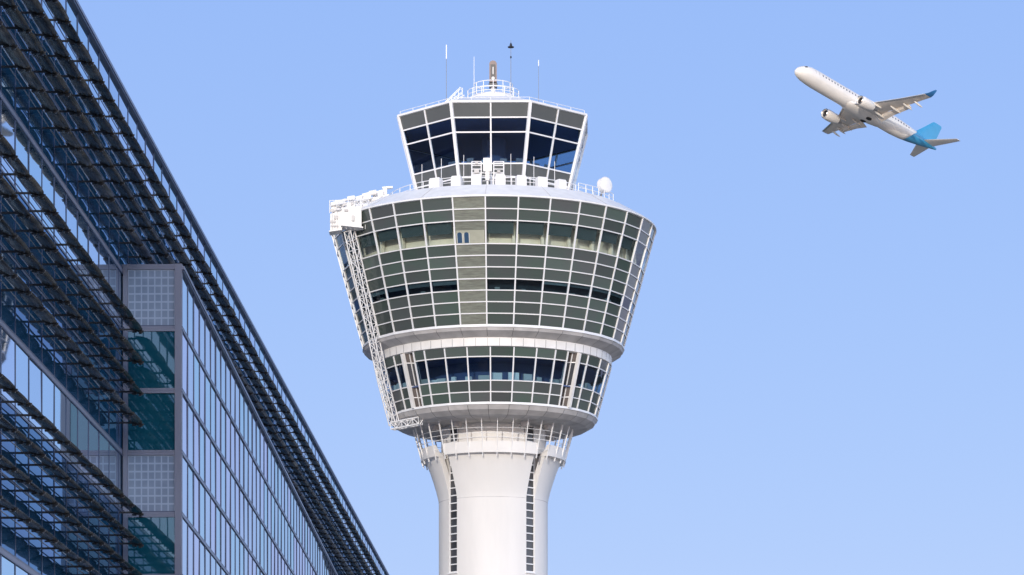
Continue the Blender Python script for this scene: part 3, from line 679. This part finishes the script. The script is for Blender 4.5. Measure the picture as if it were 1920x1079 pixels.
# wing B: its plane runs from the corner back to meet A
SB = .00625; XB = SB*YC - 11.14                # world X of the corner
UB1 = uA(199.0)
def toA(X, Y):
    dx, dy = X-XA0, Y-YA0; c, s = math.cos(angA), math.sin(angA)
    return (dx*c - dy*s, dx*s + dy*c)
cB0 = toA(XB, YC); cB1 = toA(SB*199.5-11.14, 199.5)
HBT = 22.2
pA0 = toA(SA*YC-LA, YC)
m = MB(); q = [(cB0[0]-.12, cB0[1]+.12), (cB1[0]-.12, cB1[1]), (-.3, cB1[1]), (-.3, cB0[1]+.12)]
m.hexa([(x, y, 0) for x, y in q], [(x, y, Z(HBT-.05)) for x, y in q]); m.build('wing_wall', MULL, bld)
m = MB(); q = [(cB0[0]+.03, cB0[1]-.03), (cB1[0]+.03, cB1[1]), (-.28, cB1[1]), (-.28, cB0[1]-.03)]
m.hexa([(x, y, Z(HBT-.04)) for x, y in q], [(x, y, Z(HBT+.06)) for x, y in q]); m.build('wing_roof', MULL_L, bld)

def project(loc):
    c, s = math.cos(-angA), math.sin(-angA); X = XA0 + loc[0]*c - loc[1]*s; Y = YA0 + loc[0]*s + loc[1]*c
    return HX + F*X/Y, HY - F*(loc[2]-EYE)/Y, Y
panes = []     # (area, quad, material)
def add_pane(a, b, c, d, mat):
    pr = [project(p) for p in (a, b, c, d)]
    ar = 0
    for i in range(4): ar += pr[i][0]*pr[(i+1) % 4][1] - pr[(i+1) % 4][0]*pr[i][1]
    cx = sum(p[0] for p in pr)/4; cy = sum(p[1] for p in pr)/4
    vis = -20 < cx < 1940 and -20 < cy < 1100
    panes.append((abs(ar)/2*(1 if vis else .001), (a, b, c, d), mat))
# facade A panes: full grid 1.9167 high
rowsA = []
for i, lv in enumerate(LV):
    nx = LV[i+1] if i < 4 else -1.0
    k = 3; rowsA += [(lv - (lv-nx)*j/k, lv - (lv-nx)*(j+1)/k, i, j) for j in range(k)]
rt = random.Random(11)
for b in range(NB):
    y0 = b*BAY; y1 = y0+BAY
    for h2, h1, i, j in rowsA:
        if y0 > UC-.1 and y1 < UB1 and h2 < 22.15: continue
        e = [rt.uniform(-.006, .006) for _ in range(3)]
        add_pane((e[0], y0+.02, Z(h1)), (e[1], y1-.02, Z(h1)), (e[2], y1-.02, Z(h2)), (e[0]+e[2]-e[1], y0+.02, Z(h2)), CURTAIN_A if j == 0 else CURTAIN_V)
# facade B panes
dB = Vector((cB1[0]-cB0[0], cB1[1]-cB0[1])); LBn = dB.length; dB.normalize(); nB = Vector((dB.y, -dB.x))
nbB = int(LBn/1.95)
BH = [HBT - 1.96*k for k in range(11)] + [-1.0]
for b in range(nbB):
    s0 = b*1.95 + (.12 if b == 0 else 0); s1 = (b+1)*1.95
    for h2, h1 in zip(BH[:-1], BH[1:]):
        e = [rt.uniform(-.006, .006) for _ in range(3)]
        def q(s, off, h): return (cB0[0]+dB.x*s+nB.x*off, cB0[1]+dB.y*s+nB.y*off, Z(h))
        add_pane(q(s0, e[0], h1), q(s1-.02, e[1], h1), q(s1-.02, e[2], h2), q(s0, e[0]+e[2]-e[1], h2), CURTAIN)
panes.sort(key=lambda p: -p[0])
for ar, qd, mat in panes[:100]:
    m = MB(); m.quad(*qd); m.build('window_pane', mat, bld, recalc=False)
for mat in (CURTAIN_A, CURTAIN_V, CURTAIN):
    m = MB()
    for ar, qd, mt in panes[100:]:
        if mt is mat: m.quad(*qd)
    tag(m.build('window_panes', mat, bld, recalc=False), kind='stuff')
# mullions of facade A
m = MB()
for b in range(NB+1):
    y = b*BAY
    lo = Z(22.15) if (UC-.1 < y < UB1) else 0
    m.box(-.1, .018, y-.03, y+.03, lo, Z(27.72))
m.build('facade_mullions', MULL, bld)
m = MB(); ml = MB()
for h2, h1, i, j in rowsA:
    segs = [(0, ULEN)] if h2 > 22.0 else [(0, UC-.02), (UB1, ULEN)]
    for s0, s1 in segs:
        if j == 0 and i > 0:
            m.box(-.08, .032, s0, s1, Z(h2)-.0, Z(h2)+.04); m.box(-.08, .032, s0, s1, Z(h2)-.15, Z(h2)-.11); ml.box(-.08, .028, s0, s1, Z(h2)-.11, Z(h2))
        elif j > 0: m.box(-.08, .024, s0, s1, Z(h2)-.03, Z(h2)+.03)
m.build('facade_transoms', MULL, bld); ml.build('facade_transom_infill', MULL_L, bld)
m = MB(); m.box(-.12, .10, 0, ULEN, Z(27.64), Z(27.70)); m.build('parapet_rail', MULL, bld)  # solid dark rail under the cap
m = MB(); m.box(-.30, .13, 0, ULEN, Z(27.70), Z(27.80)); m.build('parapet_cap', MULL_L, bld)
# mullions of wing B
m = MB(); mt2 = MB()
def qB(s, off, h): return Vector((cB0[0]+dB.x*s+nB.x*off, cB0[1]+dB.y*s+nB.y*off, Z(h)))
n3 = Vector((nB.x, nB.y, 0))
for b in range(1, nbB+1): m.bar(qB(b*1.95, 0, -1.6), qB(b*1.95, 0, HBT), .05, .05, n3)
for k, h in enumerate(BH[:-1]):
    if k == 0:
        m.bar(qB(0, .03, h-.16), qB(LBn, .03, h-.16), .03, .10, n3); mt2.bar(qB(0, .03, h-.05), qB(LBn, .03, h-.05), .10, .14, n3)
    else:
        m.bar(qB(0, .0, h+.05), qB(LBn, .0, h+.05), .035, .075, n3); m.bar(qB(0, .0, h-.05), qB(LBn, .0, h-.05), .035, .075, n3)
        mt2.bar(qB(0, .0, h), qB(LBn, .0, h), .064, .065, n3)
m.build('wing_mullions', MULL, bld); mt2.build('wing_transoms', MULL_L, bld)
# return wall facing the viewer
xl, xr = .06, cB0[0]; yw = cB0[1]
fw = .17
m = MB(); m.box(xr-.20, xr+.02, yw-.06, yw+.18, 0, Z(HBT+.07)); m.build('corner_post', MULL_L, bld)
m = MB(); m.box(xl-.02, xl+.13, yw-.05, yw+.1, 0, Z(HBT+.06)); m.build('side_frame', MULL_L, bld)
order = ['f', 't', 't', 'f', 't', 't', 'f', 't', 't', 'f', 't']
for k, (h2, h1) in enumerate(zip(BH[:-1], BH[1:])):
    m = MB(); m.box(xl+.135, xr-.205, yw-.045, yw+.06, Z(h2)-.10, Z(h2)-.02); m.box(xl+.135, xr-.205, yw-.035, yw+.06, Z(h2)-.015, Z(h2)+.06); m.build('rail', MULL_L, bld)
    m = MB(); m.box(xl+.135, xr-.205, yw-.0, yw+.06, Z(h1)+.065, Z(h2)-.105)
    m.build('fritted_panel' if order[k] == 'f' else 'teal_panel', FRIT if order[k] == 'f' else TEAL, bld)
    if order[k] == 'f':
        m = MB(); m.box(xl+.135, xr-.205, yw-.02, yw-.002, Z(h1)+.065, Z(h1)+.095); m.build('panel_trim', MULL, bld)
# louvers
def blade(mb, y0, y1, hb, jit):
    secs = []
    cx, cz = .565, hb+.035; c = .245; th = .064; til = R(-19)+jit
    for t, sc_ in ((0, .80), (.12, .97), (.5, 1.06), (.88, .97), (1, .80)):
        y = y0+(y1-y0)*t; ring = []
        for k in range(10):
            a = 2*math.pi*k/10; px = math.cos(a)*c*sc_; pz = math.sin(a)*th*sc_*(1.25 if math.sin(a) < 0 else .7)
            ring.append((cx + px*math.cos(til) - pz*math.sin(til), y, Z(cz + px*math.sin(til) + pz*math.cos(til))))
        secs.append(ring)
    mb.rings(secs)
BRACKET_ME = None
def bracket_mb():
    br = MB()
    br.box(0.019, .70, -.022, .022, -.02, .035)
    br.hexa([(.34, -.028, .10), (.80, -.028, -.03), (.77, -.028, -.10), (.36, -.028, -.01)], [(.34, .028, .10), (.80, .028, -.03), (.77, .028, -.10), (.36, .028, -.01)])
    br.box(.43, .57, -.055, .055, -.085, -.05); br.box(.64, .73, -.055, .055, -.125, -.09)
    return br
blades = []; brs = []
for i, lv in enumerate(LV):
    bays = [b for b in range(NB) if i == 0 or b*BAY+BAY < UC-.15]
    for r_ in range(4):
        hb = lv-2.05-.977*r_
        if hb < .5: continue
        rl = MB(); ye = (bays[-1]+1)*BAY
        rl.box(.27, .292, 0, ye, Z(hb)+.115, Z(hb)+.137); rl.box(.17, .192, 0, ye, Z(hb)+.036, Z(hb)+.058)
        rl.build('louver_rail', CLIP if r_ % 2 else MULL_L, bld)
        for b in bays:
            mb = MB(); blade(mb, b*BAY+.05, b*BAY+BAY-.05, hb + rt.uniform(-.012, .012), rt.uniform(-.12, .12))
            px, py, Y = project((.6, b*BAY+1, Z(hb))); blades.append((Y if (px > -10 and py > -10 and py < 1085) else Y+1000, mb))
        for b in bays+[bays[-1]+1]:
            px, py, Y = project((.6, b*BAY, Z(hb))); brs.append((Y if (px > -10 and py > -10 and py < 1085) else Y+1000, (0, b*BAY, Z(hb))))
blades.sort(key=lambda t: t[0]); brs.sort(key=lambda t: t[0])
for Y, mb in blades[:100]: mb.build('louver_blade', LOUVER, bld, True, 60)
rest = MB()
for Y, mb in blades[100:]:
    i0 = len(rest.v); rest.v += mb.v; rest.f += [tuple(j+i0 for j in f) for f in mb.f]
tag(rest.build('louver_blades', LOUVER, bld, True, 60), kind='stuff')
b0 = bracket_mb().build('louver_bracket', BRACKET, bld); b0.location = brs[0][1]
for Y, lc in brs[1:100]:
    o = b0.copy(); COL.objects.link(o); o.parent = bld; o.location = lc
rest = MB(); src = bracket_mb()
for Y, lc in brs[100:]:
    i0 = len(rest.v); rest.v += [(v[0], v[1]+lc[1], v[2]+lc[2]) for v in src.v]; rest.f += [tuple(j+i0 for j in f) for f in src.f]
tag(rest.build('louver_brackets', BRACKET, bld), kind='stuff')

# enlarged about the eye point to keep the tower's reflection out of the glass
KB = 2.3
bld.location = (XA0*KB, YA0*KB, EYE - EYE*KB); bld.scale = (KB, KB, KB)

# ================================================================== AIRCRAFT
YP = 640.0
tx, tz = (1640-HX)/F, (HY-205)/F
ax_, ay_ = 266/38.6, -157/38.6            # nose->tail, pixels per metre (x right, y up)
bx_, by_ = 209/28.7, 75.5/28.7            # far wing tip -> near wing tip
best = None
for i in range(4000):
    s2 = 60 + i*.02
    Cx2 = s2*(1+tx*tx) - ax_*ax_ - bx_*bx_; Cy2 = s2*(1+tz*tz) - ay_*ay_ - by_*by_
    if Cx2 < 0 or Cy2 < 0: continue
    want = s2*tx*tz - ax_*ay_ - bx_*by_
    for sg in (1, -1):
        e = abs(sg*math.sqrt(Cx2*Cy2) - want)
        if best is None or e < best[0]: best = (e, s2, math.sqrt(Cx2), sg*math.sqrt(Cy2))
_, s2, cx_, cy_ = best; sP = math.sqrt(s2)
if cy_ < 0: cx_, cy_ = -cx_, -cy_
Xr = Vector((ax_, bx_, cx_))/sP; Yr = Vector((ay_, by_, cy_))/sP     # p.M and q.M, with p=(1,-tx,0), q=(0,-tz,1)
# world rows: X + (-tx)*Y = Xr ; Z + (-tz)*Y = Yr ; unknown row Yw of M, |Yw|=1, X.Y=0, Z.Y=0
# -> Xr.Y = -tx, Yr.Y = -tz
def solveY():
    n = Xr.cross(Yr); G11, G12, G22 = Xr.dot(Xr), Xr.dot(Yr), Yr.dot(Yr); det = G11*G22-G12*G12
    a = (-tx*G22 + tz*G12)/det; b = (-tz*G11 + tx*G12)/det
    base = Xr*a + Yr*b; rem = max(0, 1-base.dot(base))
    k = math.sqrt(rem)/n.length
    return [base + n*k, base - n*k]
cands = solveY()
cands.sort(key=lambda v: -v[2]); Yw = cands[0]              # fin axis points away from the viewer: belly is seen
Xw = Xr + Yw*tx; Zw = Yr + Yw*tz
a_ = Vector((Xw[0], Yw[0], Zw[0])).normalized(); b_ = Vector((Xw[1], Yw[1], Zw[1])).normalized(); c_ = a_.cross(b_)
if c_.dot(Vector((Xw[2], Yw[2], Zw[2]))) < 0: c_ = -c_
ly = c_.cross(a_)                                           # local Y
YP = F/sP
mid_px = (1491+266/2, 128+157/2)
cen = Vector(((mid_px[0]-HX)*YP/F, YP, EYE+(HY-mid_px[1])*YP/F))
pl = empty('airliner', (0, 0, 0), 'white twin engined airliner with blue tail climbing in the clear sky', 'airplane')
M = Matrix(((a_.x, ly.x, c_.x, 0), (a_.y, ly.y, c_.y, 0), (a_.z, ly.z, c_.z, 0), (0, 0, 0, 1)))
org = cen - a_*19.3
M.translation = org
pl.matrix_world = M
# x = aft from the nose tip, y = sideways, z = up
FUS = [(0.5, .08, -.42), (.62, .36, -.40), (1.0, .72, -.33), (1.6, 1.04, -.20), (2.5, 1.34, -.08), (3.7, 1.52, 0), (5.2, 1.6, 0), (26.5, 1.6, 0), (29, 1.46, .02), (31.5, 1.22, .10), (33.8, .92, .18), (36, .58, .25), (37.6, .32, .30), (38.5, .16, .32)]
def fus_at(x):
    for (x0, r0, z0), (x1, r1, z1) in zip(FUS[:-1], FUS[1:]):
        if x <= x1: t = (x-x0)/(x1-x0); return r0+(r1-r0)*t, z0+(z1-z0)*t
    return FUS[-1][1], FUS[-1][2]
def fring(x, n=28, slant=0.0):
    out = []
    for k in range(n):
        a = 2*math.pi*k/n; xx = x + slant*math.sin(a)
        r_, z_ = fus_at(xx); out.append((xx, r_*math.cos(a), z_ + r_*1.08*math.sin(a)))
    return out
m = MB(); xs = [f[0] for f in FUS if f[0] < 28] + [28.5]
m.rings([fring(x) for x in xs] + [fring(29.6, slant=.5), fring(31.3, slant=1.5)]); fus = m.build('fuselage', PLANE_W, pl, True, 60)
m = MB(); m.rings([fring(31.3, slant=1.5)] + [fring(x, slant=1.5*(1-k/4)) for k, x in enumerate((32.6, 33.8, 35, 36, 37.0))] + [fring(37.6), fring(38.5)]); m.build('tail_cone', PLANE_B, pl, True, 60)
m = MB()      # cockpit windows
for (x, a0, a1) in ((1.55, 58, 86), (1.55, 94, 122), (2.0, 36, 54), (2.0, 126, 144)):
    def pt(x, a, o=.02):
        r_, z_ = fus_at(x); return (x, (r_+o)*math.cos(R(a)), z_+(r_+o)*1.08*math.sin(R(a)))
    m.quad(pt(x, a0), pt(x, a1), pt(x+.55, a1), pt(x+.55, a0))
m.build('cockpit_windows', PLANE_D, fus)
for sd in (0, 1):
    for k in range(31):
        x = 6.0 + k*.78
        if 16 < x < 17.2: continue
        m = MB(); a0, a1 = (13, 24) if sd == 0 else (156, 167)
        m.hexa([pt(x, a0), pt(x+.30, a0), pt(x+.30, a1), pt(x, a1)], [pt(x, a0, -.03), pt(x+.30, a0, -.03), pt(x+.30, a1, -.03), pt(x, a1, -.03)])
        m.build('cabin_window', PLANE_WIN, fus)
m = MB()       # door outlines
for xd in (4.3, 27.4):
    for x_, wd in ((xd, .05), (xd+.85, .05)):
        for sgn in (1, -1):
            aa = [8+sgn*0, 20, 32, 40]; aa = aa if sgn > 0 else [180-v for v in aa]
            for v0, v1 in zip(aa[:-1], aa[1:]): m.quad(pt(x_, v0, .012), pt(x_+wd, v0, .012), pt(x_+wd, v1, .012), pt(x_, v1, .012))
m.build('door_seals', G_METAL, fus)
# belly fairing
m = MB(); m.rings([[(x, w*math.cos(2*math.pi*k/20), -1.0 + h*math.sin(2*math.pi*k/20)) for k in range(20)] for x, w, h in ((12.4, .3, .3), (13.3, 1.1, .62), (14.8, 1.55, .85), (17.5, 1.72, .98), (20.9, 1.7, .98), (22.9, 1.3, .8), (24.6, .4, .4))]); bf = m.build('belly_fairing', PLANE_W, fus, True, 60)
for sd in (-1, 1):
    m = MB(); m.rings([[(19.6+q*.62*math.cos(2*math.pi*k/18), sd*.72 + q*.46*math.sin(2*math.pi*k/18), -1.93-z) for k in range(18)] for q, z in ((1, -.12), (1, .02), (.5, .035))]); m.build('wheel_well', PLANE_D, fus, True)
# wings
WS = 1.5
def foil(le, ch, z, y, tw=0.0, tk=.12):
    pts = []
    for k, (u, t) in enumerate(((0, 0), (.03, .35), (.12, .75), (.35, 1), (.65, .7), (1, .03), (.65, -.35), (.35, -.55), (.12, -.5), (.03, -.3))):
        pts.append((le+u*ch, y, z + t*tk*ch*.55))
    return pts
for sd in (-1, 1):
    w = MB(); secs = []
    for y, le, ch, z in ((1.0, 13.2, 6.3, -1.15), (4.6, 15.3, 4.1, -.85), (9.0, 17.45, 2.9, -.35), (13.2, 19.5, 1.75, .25)):
        secs.append(foil(le+WS, ch, z, sd*y, tk=.13 if y < 5 else .11))
    w.rings(secs); wo = w.build('wing', PLANE_G, pl, True, 40)
    w = MB(); w.rings([foil(19.5+WS, 1.75, .25, sd*13.2, tk=.11), foil(19.9+WS, 1.35, .45, sd*13.75, tk=.1), foil(20.5+WS, .85, .95, sd*14.1, tk=.1), foil(21.1+WS, .4, 1.45, sd*14.3, tk=.1)]); w.build('winglet', PLANE_DB, wo, True, 40)
    w = MB(); w.rings([[(x+a+WS, y, z) for a, z in ((0, z0-.05), (.35, z0+.05), (.35, z0-.14), (0, z0-.12))] for x, y, z0 in ((13.2, sd*1.6, -1.15), (15.28, sd*4.6, -.85), (17.42, sd*9.0, -.35), (19.45, sd*13.1, .25))]); w.build('leading_edge', LIP, wo)
    # flaps slightly lowered
    w = MB(); w.rings([[(x+WS, y, z), (x+WS+c*.1, y, z+.1), (x+WS+c, y, z-.36*c), (x+WS+c*.4, y, z-.24*c)] for x, y, z, c in ((18.9, sd*1.9, -1.35, 1.5), (19.3, sd*4.7, -.98, 1.1), (20.1, sd*8.9, -.5, .8))]); w.build('flap', PLANE_G, wo)
    for y in (2.9, 6.3, 8.6, 10.6):
        t = (y-1)/12.2; x0 = 15.6+ (21.2-15.6)*t - (.2 if y < 4 else 0); zz = -1.42 + 1.35*t; L = 3.6-1.6*t; x0 = (17.0 if y < 4 else 17.1+ (y-4.6)*.42)
        f = MB(); f.rings([[(x0+WS+L*u, sd*y + .17*q*math.cos(2*math.pi*k/10), zz-.12 - .25*u + .24*q*math.sin(2*math.pi*k/10)) for k in range(10)] for u, q in ((0, .1), (.15, .7), (.45, 1), (.8, .7), (1, .1))]); f.build('flap_fairing', PLANE_W, wo, True, 60)
    # engine
    ex, ey, ez = 13.1, sd*4.55, -2.05
    def er(x, r): return [(ex+x, ey + r*math.cos(2*math.pi*k/24), ez + r*math.sin(2*math.pi*k/24)) for k in range(24)]
    e = MB(); e.rings([er(.28, .66), er(.05, .74), er(0, .82), (er(.12, .92)), er(.8, 1.02), er(1.8, 1.02), er(2.8, .88), er(3.5, .68), er(3.5, .55), er(2.4, .5)], caps=False); eo = e.build('engine', PLANE_W, pl, True, 50)
    e = MB(); e.rings([er(.9, .66), er(.28, .655)], caps=False); e.build('intake_duct', G_METAL, eo, True)
    e = MB(); e.rings([er(.02, .745), er(-.03, .80), er(.03, .86), er(.13, .925)], caps=False); e.build('intake_lip', LIP, eo, True)
    e = MB(); e.rings([er(.55, .66), er(.56, .3), er(.3, .05)]); e.build('fan', PLANE_D, eo, True)
    e = MB(); e.rings([er(3.1, .55), er(3.9, .42), er(4.5, .18), er(4.9, .04)]); e.build('exhaust_cone', G_METAL, eo, True)
    e = MB(); e.rings([[(ex+x, ey-.12, z0), (ex+x, ey+.12, z0), (ex+x, ey+.12, z1), (ex+x, ey-.12, z1)] for x, z0, z1 in ((1.6, ez+.8, ez+1.02), (3.2, ez+.6, ez+1.15), (5.6, ez+.75, ez+1.0))]); e.build('pylon', PLANE_W, eo)
    # stabiliser
    w = MB(); w.rings([foil(34.0, 3.3, .25, sd*.35, tk=.1), foil(36.4, 1.9, .40, sd*4.0, tk=.1), foil(37.7, 1.15, .50, sd*6.0, tk=.09)]); w.build('tailplane', PLANE_W, pl, True, 40)
def fsec(le, ch, z, t): return [(le+u*ch, s*t*ch, z) for u, s in ((0, 0), (.1, .7), (.35, 1), (1, .05), (.35, -1), (.1, -.7))]
m = MB(); m.rings([fsec(31.0, 6.6, .75, .05), fsec(32.6, 5.4, 1.5, .05), fsec(34.8, 3.9, 3.4, .05), fsec(36.7, 2.6, 5.1, .05), fsec(37.1, 2.0, 5.35, .03)]); m.build('tail_fin', PLANE_B, pl, True, 40)

# ================================================================== sky, sun, camera
w = bpy.data.worlds.new('World'); sc.world = w; w.use_nodes = True
n = w.node_tree.nodes; l = w.node_tree.links; n.clear()
out = n.new('ShaderNodeOutputWorld'); bg = n.new('ShaderNodeBackground'); sky = n.new('ShaderNodeTexSky')
sky.sky_type = 'NISHITA'; sky.sun_disc = False; sky.sun_elevation = SUN_EL
sdir = Vector((-math.sin(SUN_AZ)*math.cos(SUN_EL), -math.cos(SUN_AZ)*math.cos(SUN_EL), math.sin(SUN_EL)))
sky.sun_rotation = math.atan2(sdir.x, sdir.y)
sky.air_density = 1.0; sky.dust_density = 0.3; sky.ozone_density = 3.0; sky.altitude = 400
# the sky texture graded per channel: a flatter, bluer winter sky
STR = 0.12
sep = n.new('ShaderNodeSeparateColor'); com = n.new('ShaderNodeCombineColor'); l.new(sky.outputs[0], sep.inputs[0])
for i, (gm, k) in enumerate(((.49, .70), (.364, .714), (.12, .997))):
    p_ = n.new('ShaderNodeMath'); p_.operation = 'POWER'; p_.inputs[1].default_value = gm
    q_ = n.new('ShaderNodeMath'); q_.operation = 'MULTIPLY'; q_.inputs[1].default_value = k*STR**gm/STR
    l.new(sep.outputs[i], p_.inputs[0]); l.new(p_.outputs[0], q_.inputs[0]); l.new(q_.outputs[0], com.inputs[i])
tcw = n.new('ShaderNodeTexCoord'); sxw = n.new('ShaderNodeSeparateXYZ'); l.new(tcw.outputs['Generated'], sxw.inputs[0])
mrw = n.new('ShaderNodeMapRange'); mrw.interpolation_type = 'SMOOTHSTEP'; mrw.inputs['From Min'].default_value = .27; mrw.inputs['From Max'].default_value = .9
mrw.inputs['To Min'].default_value = 1.0; mrw.inputs['To Max'].default_value = .35; l.new(sxw.outputs[2], mrw.inputs[0])
vmw = n.new('ShaderNodeVectorMath'); vmw.operation = 'SCALE'; l.new(com.outputs[0], vmw.inputs[0]); l.new(mrw.outputs[0], vmw.inputs['Scale'])
mrs = n.new('ShaderNodeMapRange'); mrs.interpolation_type = 'SMOOTHSTEP'; mrs.inputs['From Min'].default_value = 0.94; mrs.inputs['From Max'].default_value = -0.25
mrs.inputs['To Min'].default_value = 0.0; mrs.inputs['To Max'].default_value = 1.0; l.new(sxw.outputs[1], mrs.inputs[0])
mxs = n.new('ShaderNodeMix'); mxs.data_type = 'RGBA'; mxs.inputs[6].default_value = (1, 1, 1, 1); mxs.inputs[7].default_value = (3.9, 2.95, 1.95, 1)
l.new(mrs.outputs[0], mxs.inputs[0]); vms = n.new('ShaderNodeVectorMath'); vms.operation = 'MULTIPLY'
l.new(vmw.outputs[0], vms.inputs[0]); l.new(mxs.outputs[2], vms.inputs[1])       # sky outside the view brightened and warmed as added fill for white walls
l.new(vms.outputs[0], bg.inputs[0]); bg.inputs[1].default_value = STR; l.new(bg.outputs[0], out.inputs[0])
sd = bpy.data.lights.new('sun', 'SUN'); sd.energy = 2.1; sd.angle = R(0.5); sd.color = (1.0, .93, .84)
so = bpy.data.objects.new('sun', sd); COL.objects.link(so); so.rotation_euler = (-sdir).to_track_quat('-Z', 'Y').to_euler(); so.location = (-50, -50, 100)

cam = bpy.data.cameras.new('camera'); co = bpy.data.objects.new('camera', cam); COL.objects.link(co)
co.location = (0, 0, EYE); co.rotation_euler = (R(90), 0, 0)
cam.sensor_width = 36; cam.lens = F/1920*36; cam.shift_x = 0; cam.shift_y = (HY-539.5)/1920
cam.clip_end = 12000; cam.clip_start = .5
sc.camera = co
sc.render.resolution_x = 1024; sc.render.resolution_y = 575
sc.view_settings.view_transform = 'Standard'; sc.view_settings.look = 'None'; sc.view_settings.exposure = 0.0; sc.view_settings.gamma = 1
